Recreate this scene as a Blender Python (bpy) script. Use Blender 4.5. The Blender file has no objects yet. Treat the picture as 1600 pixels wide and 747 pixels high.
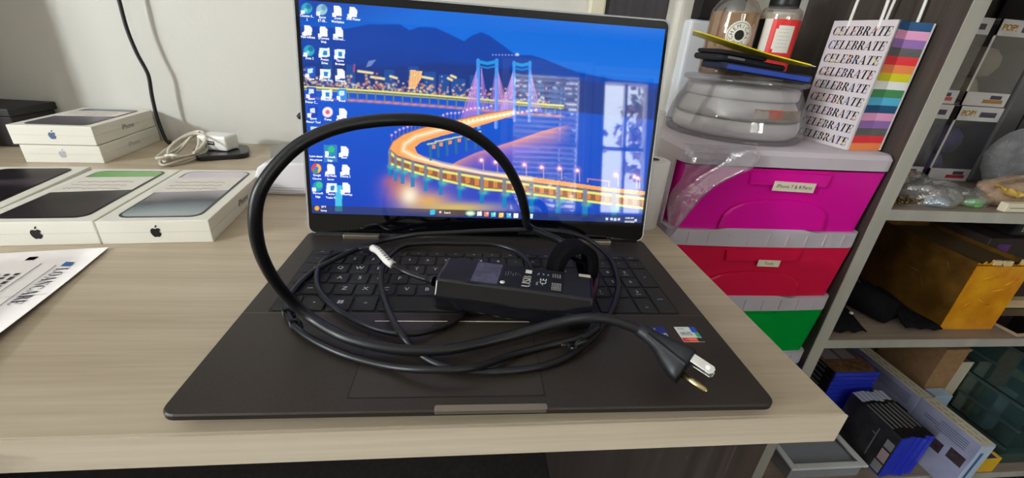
import bpy, bmesh, math, random
import numpy as np
from mathutils import Matrix, Vector, Euler
PI = math.pi
scene = bpy.context.scene
C = scene.collection
random.seed(7)

# ------------------------------------------------------------------ camera
cam_data = bpy.data.cameras.new('camera')
cam_data.sensor_width = 36.0
cam_data.lens = 36.0 * 661.08 / 1600.0
cam_data.clip_start = 0.01
camera = bpy.data.objects.new('camera', cam_data)
C.objects.link(camera)
camera.location = (-0.02006, -0.1975, 0.23163)
camera.rotation_euler = (1.12912, -0.06773, -0.09574)
scene.camera = camera

# ------------------------------------------------------------------ daylight and exposure
SKY = 20.5
LAMP = 66.0      # watts, bulb of the added, unseen floor lamp
world = bpy.data.worlds.new('daylight'); scene.world = world
world.use_nodes = True
wn = world.node_tree.nodes; wl = world.node_tree.links
bgn = wn['Background']
geo = wn.new('ShaderNodeTexCoord'); sep = wn.new('ShaderNodeSeparateXYZ'); ramp = wn.new('ShaderNodeValToRGB')
wl.new(geo.outputs['Generated'], sep.inputs[0]); wl.new(sep.outputs['Z'], ramp.inputs[0])
ramp.color_ramp.elements[0].position = 0.0; ramp.color_ramp.elements[0].color = (0.66, 0.66, 0.62, 1)
ramp.color_ramp.elements[1].position = 0.5; ramp.color_ramp.elements[1].color = (0.80, 0.90, 1.00, 1)
wl.new(ramp.outputs[0], bgn.inputs[0]); bgn.inputs[1].default_value = SKY
scene.view_settings.view_transform = 'Standard'
scene.view_settings.look = 'None'
scene.view_settings.gamma = 1.0
scene.view_settings.use_curve_mapping = False
scene.view_settings.exposure = 0.12
scene.cycles.use_denoising = True

ROOM = dict(x0=-2.4, x1=2.9, y0=-3.0, y1=0.7245, z0=-0.74, z1=1.70)
# window openings: (axis wall, along-min, along-max, z-min, z-max)
WIN_BACK = [(0.275, 0.965, 0.10, 1.40), (1.10, 1.60, 0.10, 1.38)]
WIN_LEFT = [(-1.75, -0.95, -0.60, 1.62)]
def portal(loc, rot, sx, sy):
    d = bpy.data.lights.new('window_daylight', 'AREA'); d.shape = 'RECTANGLE'; d.size = sx; d.size_y = sy
    d.cycles.is_portal = True
    o = bpy.data.objects.new('window_daylight', d); C.objects.link(o); o.location = loc; o.rotation_euler = rot
for a, b, z0, z1 in WIN_BACK:
    portal(((a+b)/2, ROOM['y0']-0.13, (z0+z1)/2), (PI/2, 0, 0), b-a, z1-z0)
for a, b, z0, z1 in WIN_LEFT:
    portal((ROOM['x0']-0.13, (a+b)/2, (z0+z1)/2), (PI/2, 0, -PI/2), b-a, z1-z0)

# ------------------------------------------------------------------ materials
def S(r, g, b):
    def f(c):
        c /= 255.0
        return c/12.92 if c <= 0.04045 else ((c+0.055)/1.055)**2.4
    return (f(r), f(g), f(b), 1.0)
MATS = {}
def mat(name, col=(200, 200, 200), rough=0.5, metal=0.0, spec=0.5, coat=0.0, trans=0.0, emit=None, estr=1.0,
        noise=None, bump=None, sheen=0.0, ior=1.45, sss=0.0):
    if name in MATS: return MATS[name]
    m = bpy.data.materials.new(name); m.use_nodes = True
    n = m.node_tree.nodes; l = m.node_tree.links; b = n['Principled BSDF']
    b.inputs['Base Color'].default_value = S(*col)
    b.inputs['Roughness'].default_value = rough
    b.inputs['Metallic'].default_value = metal
    b.inputs['Specular IOR Level'].default_value = spec
    b.inputs['Coat Weight'].default_value = coat
    b.inputs['Coat Roughness'].default_value = 0.08
    b.inputs['Transmission Weight'].default_value = trans
    b.inputs['Sheen Weight'].default_value = sheen
    b.inputs['IOR'].default_value = ior
    if emit:
        b.inputs['Emission Color'].default_value = S(*emit); b.inputs['Emission Strength'].default_value = estr
    tc = None
    if noise:           # (scale, (r,g,b) second colour, xyz stretch)
        tc = n.new('ShaderNodeTexCoord'); mp = n.new('ShaderNodeMapping'); t = n.new('ShaderNodeTexNoise'); r = n.new('ShaderNodeMix')
        r.data_type = 'RGBA'
        mp.inputs['Scale'].default_value = noise[2] if len(noise) > 2 else (1, 1, 1)
        t.inputs['Scale'].default_value = noise[0]; t.inputs['Detail'].default_value = 5
        l.new(tc.outputs['Object'], mp.inputs[0]); l.new(mp.outputs[0], t.inputs[0])
        rm = n.new('ShaderNodeMapRange'); rm.inputs[1].default_value = 0.35; rm.inputs[2].default_value = 0.65
        l.new(t.outputs[0], rm.inputs[0]); l.new(rm.outputs[0], r.inputs[0])
        r.inputs[6].default_value = S(*col); r.inputs[7].default_value = S(*noise[1])
        l.new(r.outputs[2], b.inputs['Base Color'])
    if bump:            # (scale, strength, distance)
        tc = tc or n.new('ShaderNodeTexCoord'); t2 = n.new('ShaderNodeTexNoise'); bp = n.new('ShaderNodeBump')
        t2.inputs['Scale'].default_value = bump[0]; t2.inputs['Detail'].default_value = 3
        l.new(tc.outputs['Object'], t2.inputs[0]); l.new(t2.outputs[0], bp.inputs['Height'])
        bp.inputs['Strength'].default_value = bump[1]; bp.inputs['Distance'].default_value = bump[2] if len(bump) > 2 else 0.001
        l.new(bp.outputs[0], b.inputs['Normal'])
    MATS[name] = m
    return m
def thin_clear(name, tint=(255, 255, 255), gloss=0.10, rough=0.05, haze=0.0, hazecol=(230, 230, 232), bump=None):
    """thin clear plastic or glass: see-through with a glossy skin and a little milky haze"""
    if name in MATS: return MATS[name]
    m = bpy.data.materials.new(name); m.use_nodes = True
    n = m.node_tree.nodes; l = m.node_tree.links
    n.remove(n['Principled BSDF']); out = n['Material Output']
    t = n.new('ShaderNodeBsdfTransparent'); t.inputs[0].default_value = S(*tint)
    d = n.new('ShaderNodeBsdfDiffuse'); d.inputs[0].default_value = S(*hazecol)
    g = n.new('ShaderNodeBsdfGlossy'); g.inputs['Roughness'].default_value = rough; g.inputs[0].default_value = (1, 1, 1, 1)
    m1 = n.new('ShaderNodeMixShader'); m1.inputs[0].default_value = haze
    m2 = n.new('ShaderNodeMixShader'); m2.inputs[0].default_value = gloss
    l.new(t.outputs[0], m1.inputs[1]); l.new(d.outputs[0], m1.inputs[2])
    l.new(m1.outputs[0], m2.inputs[1]); l.new(g.outputs[0], m2.inputs[2]); l.new(m2.outputs[0], out.inputs[0])
    if bump:
        tc = n.new('ShaderNodeTexCoord'); t2 = n.new('ShaderNodeTexNoise'); bp = n.new('ShaderNodeBump')
        t2.inputs['Scale'].default_value = bump[0]; t2.inputs['Detail'].default_value = 3
        l.new(tc.outputs['Object'], t2.inputs[0]); l.new(t2.outputs[0], bp.inputs['Height'])
        bp.inputs['Strength'].default_value = bump[1]; bp.inputs['Distance'].default_value = 0.004
        l.new(bp.outputs[0], g.inputs['Normal'])
    MATS[name] = m
    return m
def frosted(name, col, tl=0.35, rough=0.25, gloss=0.08, clear=0.15):
    """tinted translucent plastic: part diffuse, part translucent, part see-through, thin glossy skin"""
    if name in MATS: return MATS[name]
    m = bpy.data.materials.new(name); m.use_nodes = True
    n = m.node_tree.nodes; l = m.node_tree.links
    n.remove(n['Principled BSDF']); out = n['Material Output']
    d = n.new('ShaderNodeBsdfDiffuse'); d.inputs[0].default_value = S(*col)
    t = n.new('ShaderNodeBsdfTranslucent'); t.inputs[0].default_value = S(*col)
    c = n.new('ShaderNodeBsdfTransparent'); c.inputs[0].default_value = S(*col)
    g = n.new('ShaderNodeBsdfGlossy'); g.inputs['Roughness'].default_value = rough
    a = n.new('ShaderNodeMixShader'); a.inputs[0].default_value = tl
    b = n.new('ShaderNodeMixShader'); b.inputs[0].default_value = clear
    e = n.new('ShaderNodeMixShader'); e.inputs[0].default_value = gloss
    l.new(d.outputs[0], a.inputs[1]); l.new(t.outputs[0], a.inputs[2])
    l.new(a.outputs[0], b.inputs[1]); l.new(c.outputs[0], b.inputs[2])
    l.new(b.outputs[0], e.inputs[1]); l.new(g.outputs[0], e.inputs[2]); l.new(e.outputs[0], out.inputs[0])
    MATS[name] = m
    return m
def wood(name, c0, c1, axis='X', scale=60.0, rough=0.45, stretch=0.03):
    if name in MATS: return MATS[name]
    m = bpy.data.materials.new(name); m.use_nodes = True
    n = m.node_tree.nodes; l = m.node_tree.links; b = n['Principled BSDF']
    tc = n.new('ShaderNodeTexCoord'); mp = n.new('ShaderNodeMapping')
    mp.inputs['Scale'].default_value = {'X': (stretch, 1, 1), 'Y': (1, stretch, 1), 'Z': (1, 1, stretch)}[axis]
    t1 = n.new('ShaderNodeTexNoise'); t1.inputs['Scale'].default_value = scale; t1.inputs['Detail'].default_value = 8; t1.inputs['Roughness'].default_value = 0.65
    t2 = n.new('ShaderNodeTexNoise'); t2.inputs['Scale'].default_value = scale*7; t2.inputs['Detail'].default_value = 3
    add = n.new('ShaderNodeMath'); add.operation = 'MULTIPLY_ADD'; add.inputs[1].default_value = 0.45
    rm = n.new('ShaderNodeMapRange'); rm.inputs[1].default_value = 0.50; rm.inputs[2].default_value = 0.95
    mx = n.new('ShaderNodeMix'); mx.data_type = 'RGBA'; mx.inputs[6].default_value = S(*c0); mx.inputs[7].default_value = S(*c1)
    l.new(tc.outputs['Object'], mp.inputs[0]); l.new(mp.outputs[0], t1.inputs[0]); l.new(mp.outputs[0], t2.inputs[0])
    l.new(t2.outputs[0], add.inputs[0]); l.new(t1.outputs[0], add.inputs[2]); l.new(add.outputs[0], rm.inputs[0])
    l.new(rm.outputs[0], mx.inputs[0]); l.new(mx.outputs[2], b.inputs['Base Color'])
    b.inputs['Roughness'].default_value = rough
    bp = n.new('ShaderNodeBump'); bp.inputs['Strength'].default_value = 0.15; bp.inputs['Distance'].default_value = 0.0004
    l.new(add.outputs[0], bp.inputs['Height']); l.new(bp.outputs[0], b.inputs['Normal'])
    MATS[name] = m
    return m

# ------------------------------------------------------------------ geometry helpers
def world_of(o):
    m = o.matrix_basis.copy()
    while o.parent:
        o = o.parent; m = o.matrix_basis @ m
    return m
class MB:
    def __init__(self): self.v = []; self.f = []; self.mi = []; self.cur = 0; self.sm = []
    def add(self, vs, fs, M=None, smooth=False):
        o = len(self.v)
        for q in vs:
            q = Vector(q if len(q) == 3 else (q[0], q[1], 0))
            self.v.append(tuple(M @ q) if M else tuple(q))
        for f in fs:
            self.f.append(tuple(i+o for i in f)); self.mi.append(self.cur); self.sm.append(smooth)
        return self
    def box(self, x0, x1, y0, y1, z0, z1, M=None):
        vs = [(x, y, z) for z in (z0, z1) for y in (y0, y1) for x in (x0, x1)]
        return self.add(vs, [(0,2,3,1),(4,5,7,6),(0,1,5,4),(2,6,7,3),(0,4,6,2),(1,3,7,5)], M)
    def loft(self, rings, cap=True, M=None, closed=True, smooth=False):
        n = len(rings[0]); vs = [q for r in rings for q in r]; fs = []
        for i in range(len(rings)-1):
            for j in range(n if closed else n-1):
                k = (j+1) % n
                fs.append((i*n+j, i*n+k, (i+1)*n+k, (i+1)*n+j))
        if cap:
            self.add(vs, [], M); o = len(self.v)-len(vs)
            for f in fs: self.f.append(tuple(i+o for i in f)); self.mi.append(self.cur); self.sm.append(smooth)
            for f in (tuple(range(n))[::-1], tuple(range((len(rings)-1)*n, len(rings)*n))):
                self.f.append(tuple(i+o for i in f)); self.mi.append(self.cur); self.sm.append(False)
            return self
        return self.add(vs, fs, M, smooth)
    def prism(self, poly, z0, z1, M=None):
        return self.loft([[(x, y, z0) for x, y in poly], [(x, y, z1) for x, y in poly]], True, M)
    def flat(self, poly, z=0.0, M=None):
        return self.add([(x, y, z) for x, y in poly], [tuple(range(len(poly)))], M)
    def lathe(self, prof, c=(0, 0, 0), n=32, M=None, cap=True):
        rings = [[(c[0]+r*math.cos(2*PI*k/n), c[1]+r*math.sin(2*PI*k/n), c[2]+z) for k in range(n)] for r, z in prof]
        return self.loft(rings, cap, M, smooth=True)
    def tube(self, pts, r, n=8, cap=True, M=None, flatten=None):
        P = [Vector(q) for q in pts]; rings = []; up = None
        for i, q in enumerate(P):
            t = (P[min(i+1, len(P)-1)]-P[max(i-1, 0)]).normalized()
            if up is None:
                up = Vector((0, 0, 1)) if abs(t.z) < 0.9 else Vector((1, 0, 0))
            a = t.cross(up).normalized(); b = a.cross(t).normalized(); up = b
            rr = r[i] if isinstance(r, (list, tuple)) else r
            fa = flatten or 1.0
            rings.append([tuple(q+a*(rr*math.cos(2*PI*k/n))+b*(rr*fa*math.sin(2*PI*k/n))) for k in range(n)])
        return self.loft(rings, cap, M, smooth=True)
    def build(self, name, m, parent=None, world=True, bevel=0, seg=2, angle=35, smooth_all=False):
        me = bpy.data.meshes.new(name)
        vs = self.v
        if parent is not None and world:
            inv = world_of(parent).inverted(); vs = [tuple(inv @ Vector(q)) for q in vs]
        me.from_pydata(vs, [], self.f)
        ms = m if isinstance(m, (list, tuple)) else [m]
        for k in ms: me.materials.append(k)
        me.polygons.foreach_set('material_index', self.mi)
        me.polygons.foreach_set('use_smooth', [True]*len(self.f) if smooth_all else self.sm)
        if bevel:
            bm = bmesh.new(); bm.from_mesh(me)
            ed = [e for e in bm.edges if len(e.link_faces) == 2 and e.calc_face_angle(0) > math.radians(angle)]
            bmesh.ops.bevel(bm, geom=ed, offset=bevel, segments=seg, profile=0.5, affect='EDGES', clamp_overlap=True)
            bm.to_mesh(me); bm.free()
        me.update()
        o = bpy.data.objects.new(name, me); C.objects.link(o)
        if parent is not None: o.parent = parent
        return o
def rrect(x0, x1, y0, y1, r, n=4):
    pts = []
    for cx, cy, a0 in ((x1-r, y1-r, 0), (x0+r, y1-r, 90), (x0+r, y0+r, 180), (x1-r, y0+r, 270)):
        for k in range(n+1):
            a = math.radians(a0+90*k/n); pts.append((cx+r*math.cos(a), cy+r*math.sin(a)))
    return pts
def smooth_path(pts, k=8):
    P = [Vector(q) for q in pts]; out = []
    for i in range(len(P)-1):
        p0 = P[max(i-1, 0)]; p1 = P[i]; p2 = P[i+1]; p3 = P[min(i+2, len(P)-1)]
        for j in range(k):
            t = j/k
            out.append(0.5*((2*p1)+(p2-p0)*t+(2*p0-5*p1+4*p2-p3)*t*t+(3*p1-p0-3*p2+p3)*t**3))
    out.append(P[-1]); return out
def frame(o, x, y, z):
    """matrix from origin and three axis vectors"""
    M = Matrix.Identity(4)
    for i, a in enumerate((Vector(x).normalized(), Vector(y).normalized(), Vector(z).normalized())):
        for r in range(3): M[r][i] = a[r]
    for r in range(3): M[r][3] = o[r]
    return M
TXT = {}
def text_geo(s):
    if s in TXT: return TXT[s]
    cu = bpy.data.curves.new('lettering', 'FONT'); cu.body = s; cu.size = 1.0; cu.resolution_u = 2
    cu.align_x = 'CENTER'; cu.align_y = 'CENTER'
    o = bpy.data.objects.new('lettering', cu); C.objects.link(o)
    dg = bpy.context.evaluated_depsgraph_get()
    me = bpy.data.meshes.new_from_object(o.evaluated_get(dg))
    vs = [tuple(v.co) for v in me.vertices]; fs = [tuple(p.vertices) for p in me.polygons]
    bpy.data.objects.remove(o); bpy.data.curves.remove(cu); bpy.data.meshes.remove(me)
    TXT[s] = (vs, fs); return TXT[s]
def put_text(mb, s, size, M, bold=0.0, sx=1.0):
    vs, fs = text_geo(s)
    for dx in ((0.0, bold) if bold else (0.0,)):
        mb.add([(v[0]*size*sx+dx, v[1]*size, 0) for v in vs], fs, M)
# serif letters for printed words (unit height, returned as list of polygons)
def serif(ch):
    th, tn = 0.22, 0.055
    R = lambda x0, x1, y0, y1: [(x0, y0), (x1, y0), (x1, y1), (x0, y1)]
    def arc(cx, cy, rx, ry, a0, a1, w0, w1, n=10):
        out = []
        for k in range(n):
            t0, t1 = k/n, (k+1)/n; q = []
            for t, s in ((t0, 0), (t1, 0), (t1, 1), (t0, 1)):
                a = math.radians(a0+(a1-a0)*t); w = w0+(w1-w0)*abs(math.cos(a)) if s else 0
                q.append((cx+(rx-w)*math.cos(a), cy+(ry-(tn if s else 0))*math.sin(a)))
            out.append(q)
        return out
    st = [R(.14, .14+th, 0, 1), R(.04, .48, 0, tn), R(.04, .48, 1-tn, 1)]
    if ch == 'L': return st+[R(.14, .78, 0, tn), [(.78, 0), (.84, .32), (.80, .32), (.68, 0)]], .86
    if ch == 'E': return st+[R(.14, .76, 0, tn), R(.14, .74, 1-tn, 1), R(.3, .6, .48, .48+tn), [(.76, 0), (.82, .3), (.78, .3), (.68, 0)], [(.74, 1), (.78, .72), (.74, .72), (.64, 1)], R(.56, .61, .36, .66)], .84
    if ch == 'T': return [R(.32, .32+th, 0, 1), R(.2, .66, 0, tn), R(.04, .82, 1-tn, 1), [(.04, 1), (.12, 1), (.06, .68), (.02, .68)], [(.82, 1), (.74, 1), (.80, .68), (.84, .68)]], .86
    if ch == 'B': return st+arc(.40, .74, .34, .26, -90, 90, tn, th)+arc(.42, .26, .38, .28, -90, 90, tn, th)+[R(.3, .44, 1-tn, 1), R(.3, .44, .48, .48+tn), R(.3, .44, 0, tn)], .86
    if ch == 'R': return st+arc(.40, .73, .34, .27, -90, 90, tn, th)+[R(.3, .44, 1-tn, 1), R(.3, .44, .46, .46+tn), [(.40, .48), (.62, .48), (.94, 0), (.70, 0)]], .92
    if ch == 'A': return [[(.08, 0), (.14, 0), (.47, .94), (.42, 1)], [(.40, 1), (.54, 1), (.90, 0), (.66, 0)], R(.22, .66, .28, .28+tn), R(0, .28, 0, tn), R(.56, .98, 0, tn)], .98
    if ch == 'C': return arc(.46, .5, .42, .5, 50, 310, tn, th, 16)+[[(.74, .98), (.78, .98), (.78, .66), (.72, .70)], [(.74, .02), (.78, .02), (.78, .34), (.72, .30)]], .84
    if ch == 'O': return arc(.46, .5, .42, .5, 0, 360, tn, th, 22), .94
    if ch == 'N': return [R(.12, .18, 0, 1), R(.70, .76, 0, 1), [(.08, 1), (.30, 1), (.76, 0), (.66, 0)], R(.02, .30, 0, tn), R(.56, .90, 1-tn, 1)], .92
def put_serif(mb, word, h, M, shear=0.0, cols=None, wid=1.0):
    """letters along local x from the origin; cols: material index per letter"""
    x = 0.0
    for i, ch in enumerate(word):
        polys, adv = serif(ch)
        if cols: mb.cur = cols[i % len(cols)]
        for q in polys:
            mb.add([((x+px*wid+shear*py)*h, py*h, 0) for px, py in q], [tuple(range(len(q)))], M)
        x += adv*wid
    return x*h
def serif_width(word, h, wid=1.0): return sum(serif(c)[1] for c in word)*h*wid
# the fruit mark on the phone boxes (unit height)
def fruit(mb, h, M):
    R_ = [(0.02,.60),(.12,.66),(.25,.66),(.34,.58),(.37,.52),(.27,.43),(.26,.30),(.37,.19),(.30,.04),(.20,-.10),(.11,-.13),(0.0,-.09),
          (-.10,-.13),(-.20,-.11),(-.32,.06),(-.38,.24),(-.38,.42),(-.32,.57),(-.20,.66),(-.08,.64)]
    mb.flat([((x)*h, (y-.3)*h) for x, y in R_], 0, M)
    mb.flat([((x)*h, (y-.3)*h) for x, y in [(0.0,.70),(.02,.82),(.10,.92),(.18,.95),(.17,.84),(.10,.74)]], 0, M)

# ------------------------------------------------------------------ scene-tree helpers
def thing(name, label, cat, loc=(0, 0, 0), rotz=0.0, group=None):
    o = bpy.data.objects.new(name, None); C.objects.link(o); o.empty_display_size = 0.02
    o.location = loc; o.rotation_euler = (0, 0, rotz)
    o['label'] = label; o['category'] = cat
    if group: o['group'] = group
    return o
def tag(o, label, cat, group=None):
    o['label'] = label; o['category'] = cat
    if group: o['group'] = group
    return o
def struct(o, label=None, cat=None):
    o['kind'] = 'structure'
    if label: o['label'] = label
    if cat: o['category'] = cat
    return o
def centre_origin(o, base):
    """move a top-level mesh's origin to its base point"""
    o.data.transform(Matrix.Translation(-Vector(base))); o.location = base; return o
def copy_tree(o, parent=None):
    c = o.copy(); C.objects.link(c); c.parent = parent
    for ch in list(o.children): copy_tree(ch, c)
    return c

# ================================================================== the room
X0, X1, Y0, Y1, Z0, Z1 = (ROOM[k] for k in ('x0', 'x1', 'y0', 'y1', 'z0', 'z1'))
T = 0.12
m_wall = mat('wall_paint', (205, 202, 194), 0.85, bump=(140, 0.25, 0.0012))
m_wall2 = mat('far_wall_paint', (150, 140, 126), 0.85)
m_trim = mat('trim_paint', (214, 206, 180), 0.5)
m_white = mat('white_frame_paint', (232, 232, 228), 0.5)
struct(MB().box(X0-T, X1+T, Y1, Y1+T, Z0, Z1).build('wall_back', m_wall))
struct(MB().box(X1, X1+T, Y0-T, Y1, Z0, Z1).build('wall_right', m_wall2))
def holed(along0, along1, holes, place, name):
    mb = MB(); a = along0
    for h0, h1, z0, z1 in sorted(holes):
        place(mb, a, h0, Z0, Z1); place(mb, h0, h1, Z0, z0); place(mb, h0, h1, z1, Z1); a = h1
    place(mb, a, along1, Z0, Z1)
    struct(mb.build(name, m_wall2))
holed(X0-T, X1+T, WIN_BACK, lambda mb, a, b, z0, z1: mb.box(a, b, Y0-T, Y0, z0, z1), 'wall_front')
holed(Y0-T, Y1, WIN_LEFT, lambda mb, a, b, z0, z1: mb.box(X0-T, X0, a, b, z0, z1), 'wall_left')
struct(MB().box(X0-T, X1+T, Y0-T, Y1+T, Z1, Z1+T).build('ceiling', mat('ceiling_paint', (235, 234, 230), 0.9)))
m_carpet = mat('carpet', (46, 42, 38), 0.95, noise=(90, (38, 34, 31)), bump=(400, 0.6, 0.003))
struct(MB().box(X0-T, X1+T, Y0-T, Y1+T, Z0-T, Z0).build('floor', m_carpet))
m_pane = thin_clear('window_glass', gloss=0.06, rough=0.0)
m_slat = mat('blind_slat', (225, 224, 218), 0.6)
def window(idx, M, w, z0, z1, blind, mull):
    """frame in a local plane: x along the wall, z up, +y into the room"""
    root = bpy.data.objects.new('window_%d' % idx, None); C.objects.link(root); root.matrix_world = M; root['kind'] = 'structure'
    f = MB(); b = 0.05
    for r in ((0, w, z0, z0+b), (0, w, z1-b, z1), (0, b, z0, z1), (w-b, w, z0, z1)): f.box(r[0], r[1], -T, -0.02, r[2], r[3])
    for q in mull: f.box(q-0.012, q+0.012, -T, -0.07, z0, z1)
    f.box(0, w, -T, -0.07, (z0+z1)/2-0.015, (z0+z1)/2+0.015)
    f.build('window_frame', m_white, root, world=False)
    MB().box(b, w-b, -0.102, -0.098, z0+b, z1-b).build('pane', m_pane, root, world=False)
    cs = MB()
    for r in ((-0.06, w+0.06, z1, z1+0.07), (-0.06, 0, z0-0.04, z1), (w, w+0.06, z0-0.04, z1), (-0.08, w+0.08, z0-0.06, z0)): cs.box(r[0], r[1], 0, 0.02, r[2], r[3])
    cs.build('casing', m_white, root, world=False)
    if blind:
        s = MB(); a = math.radians(18)
        s.box(b+0.01, w-b-0.01, -0.022, 0.022, -0.0012, 0.0012, Matrix.Rotation(a, 4, 'X'))
        first = None; n = int((z1-z0-2*b)/0.046)
        for k in range(n):
            o = s.build('slat', m_slat, root, world=False) if first is None else first.copy()
            if first is None: first = o
            else: C.objects.link(o); o.parent = root
            o.location = (0, -0.045, z1-b-0.03-k*0.046)
window(1, Matrix.Translation((WIN_BACK[0][0], Y0, 0)), WIN_BACK[0][1]-WIN_BACK[0][0], *WIN_BACK[0][2:], True, (0.5,))
window(2, Matrix.Translation((WIN_BACK[1][0], Y0, 0)), WIN_BACK[1][1]-WIN_BACK[1][0], *WIN_BACK[1][2:], False, (0.27,))
window(3, Matrix.Translation((X0, WIN_LEFT[0][1], 0)) @ Matrix.Rotation(-PI/2, 4, 'Z'), WIN_LEFT[0][1]-WIN_LEFT[0][0], *WIN_LEFT[0][2:], False, (0.38,))
# narrow door casing, dark door edge and pale post behind the laptop
struct(MB().box(0.212, 0.244, Y1-0.018, Y1-0.0005, Z0, Z1).build('trim_1', m_trim, bevel=0.004))
m_darkdoor = mat('dark_door', (66, 62, 66), 0.7, noise=(60, (52, 48, 52), (1, 1, 0.05)))
dr = struct(MB().box(0.245, 0.371, Y1-0.010, Y1-0.0005, Z0, Z1).build('door_1', m_darkdoor, bevel=0.002))
pp = [(0.372, 0), (0.372, -0.034)] + [(0.388+0.016*math.cos(math.radians(a)), -0.034+0.016*math.sin(math.radians(a))) for a in range(200, 270, 15)]
pp += [(0.437+0.016*math.cos(math.radians(a)), -0.034+0.016*math.sin(math.radians(a))) for a in range(275, 361, 15)] + [(0.453, 0)]
struct(MB().prism([(x, Y1-0.0005+y) for x, y in pp], Z0, Z1).build('trim_2', mat('post_paint', (206, 202, 190), 0.35)))

# ================================================================== desk
m_desk = wood('desk_wood', (190, 174, 150), (165, 148, 124), 'X', 34, 0.42, 0.035)
m_edge = wood('desk_edge_wood', (208, 194, 172), (188, 172, 149), 'X', 40, 0.45, 0.03)
m_darkwood = wood('dark_wood', (66, 56, 50), (46, 38, 34), 'Z', 60, 0.5, 0.03)
desk = thing('desk', 'pale wood-grain desk with thick front edge under the laptop', 'desk', (-0.55, 0.36, Z0))
DX0 = -1.45
MB().box(DX0, 0.262, 0.0025, Y1-0.001, -0.0265, 0.0).build('tabletop', m_desk, desk, bevel=0.0008, seg=2)
MB().box(DX0, 0.2622, 0.0006, 0.0024, -0.0265, -0.0002).build('edge_band', m_edge, desk)
MB().box(0.205, 0.232, 0.022, 0.70, Z0, -0.0267).build('side_panel', m_darkwood, desk, bevel=0.001)
MB().box(DX0+0.02, DX0+0.045, 0.022, 0.70, Z0, -0.0267).build('side_panel', m_darkwood, desk, bevel=0.001)
MB().box(DX0+0.045, 0.205, 0.66, 0.68, Z0+0.02, -0.0267).build('back_panel', m_darkwood, desk)

# tall cabinet added out of view at the left (to shade the wall beside the stacked boxes)
cab = thing('cabinet', 'tall dark cabinet added out of view on the far left of the desk to shade the wall', 'cabinet', (-1.12, 0.62, 0.0))
MB().box(-1.43, -0.905, 0.515, 0.722, 0.0, 1.45).build('added_cabinet_body', m_darkwood, cab, bevel=0.002)
for k in range(2):
    d_ = MB().box(-1.428+0.26*k, -1.17+0.26*k, 0.498, 0.514, 0.01, 1.44).build('door', m_darkwood, cab, bevel=0.002)
    MB().box(-1.19+0.04*k, -1.175+0.04*k, 0.478, 0.497, 0.62, 0.78).build('handle', mat('steel', (190, 190, 190), 0.3, 1.0), d_)

# ================================================================== shelving unit on the right
m_shelf_edge = mat('shelf_edge', (176, 172, 160), 0.55, noise=(30, (164, 160, 150), (1, 1, 0.1)))
m_shelf_top = wood('shelf_wood', (150, 134, 118), (118, 102, 90), 'X', 50, 0.5, 0.04)
m_panel = wood('panel_wood', (78, 68, 62), (54, 46, 42), 'Z', 70, 0.55, 0.03)
SX, SY = 0.667, 0.400
unit = thing('bookshelf', 'tall bookshelf with dark side panel and pale front edges right of the drawers', 'bookshelf', (1.12, 0.56, Z0))
MB().box(SX, SX+0.025, SY+0.002, Y1-0.001, Z0, 1.1).build('side_panel', m_panel, unit)
MB().box(SX-0.0004, SX+0.0256, SY, SY+0.0018, Z0, 1.1).build('front_edge', m_shelf_edge, unit)
MB().box(1.60, 1.625, SY+0.002, Y1-0.001, Z0, 1.1).build('side_panel', m_panel, unit)
MB().box(SX+0.025, 1.60, Y1-0.008, Y1-0.001, Z0+0.02, 1.1).build('back_panel', m_panel, unit)
SH = [0.016, -0.2586, -0.690, 0.50]
for z in SH:
    s_ = MB().box(SX+0.0255, 1.5995, SY+0.002, Y1-0.0085, z-0.0188, z).build('shelf', m_shelf_top, unit)
    MB().box(SX+0.0255, 1.5995, SY, SY+0.0018, z-0.0190, z+0.0002).build('front_edge', m_shelf_edge, s_)
MB().box(SX+0.0255, 1.5995, SY+0.03, SY+0.045, Z0, -0.709).build('plinth', m_panel, unit)

# ================================================================== plastic drawer tower
m_frame = frosted('frosted_clear_plastic', (238, 228, 236), tl=0.25, rough=0.2, gloss=0.10, clear=0.16)
tower = thing('drawer_tower', 'plastic drawer tower with pink, red and green drawers beside the bookshelf', 'drawers', (0.488, 0.56, Z0))
TX0, TX1, TY0, TY1 = 0.312, 0.6645, 0.402, 0.715
def bowed(x0, x1, y0, y1, bow, r=0.018, n=10):
    """plan outline with a gently bowed front"""
    pts = [(x1, y1), (x0, y1)]
    for k in range(4): a = math.radians(180+22.5*k); pts.append((x0+r+r*math.cos(a), y0+r+r*math.sin(a)))
    for k in range(n+1):
        t = k/n; pts.append((x0+r+(x1-x0-2*r)*t, y0-bow*math.sin(PI*t)))
    for k in range(1, 5): a = math.radians(270+22.5*k); pts.append((x1-r+r*math.cos(a), y0+r+r*math.sin(a)))
    return pts
def ring(pts, z): return [(x, y, z) for x, y in pts]
top_out = bowed(TX0-0.003, TX1+0.001, TY0-0.002, TY1, 0.004)
def shrink(pts, d):
    cx, cy = (TX0+TX1)/2, (TY0+TY1)/2
    return [(cx+(x-cx)*(1-d/0.176), cy+(y-cy)*(1-d/0.156)) for x, y in pts]
lid_mb = MB().loft([ring(top_out, 0.080), ring(top_out, 0.098), ring(shrink(top_out, 0.004), 0.105), ring(shrink(top_out, 0.014), 0.107)], cap=False, smooth=False)
nn = len(top_out); 
lid_mb.add(ring(shrink(top_out, 0.014), 0.107), [tuple(range(nn))])
lid_mb.add(ring(shrink(top_out, 0.004), 0.0805), [tuple(range(nn))[::-1]])
lid_o2 = lid_mb.build('lid', m_frame, tower)
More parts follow.
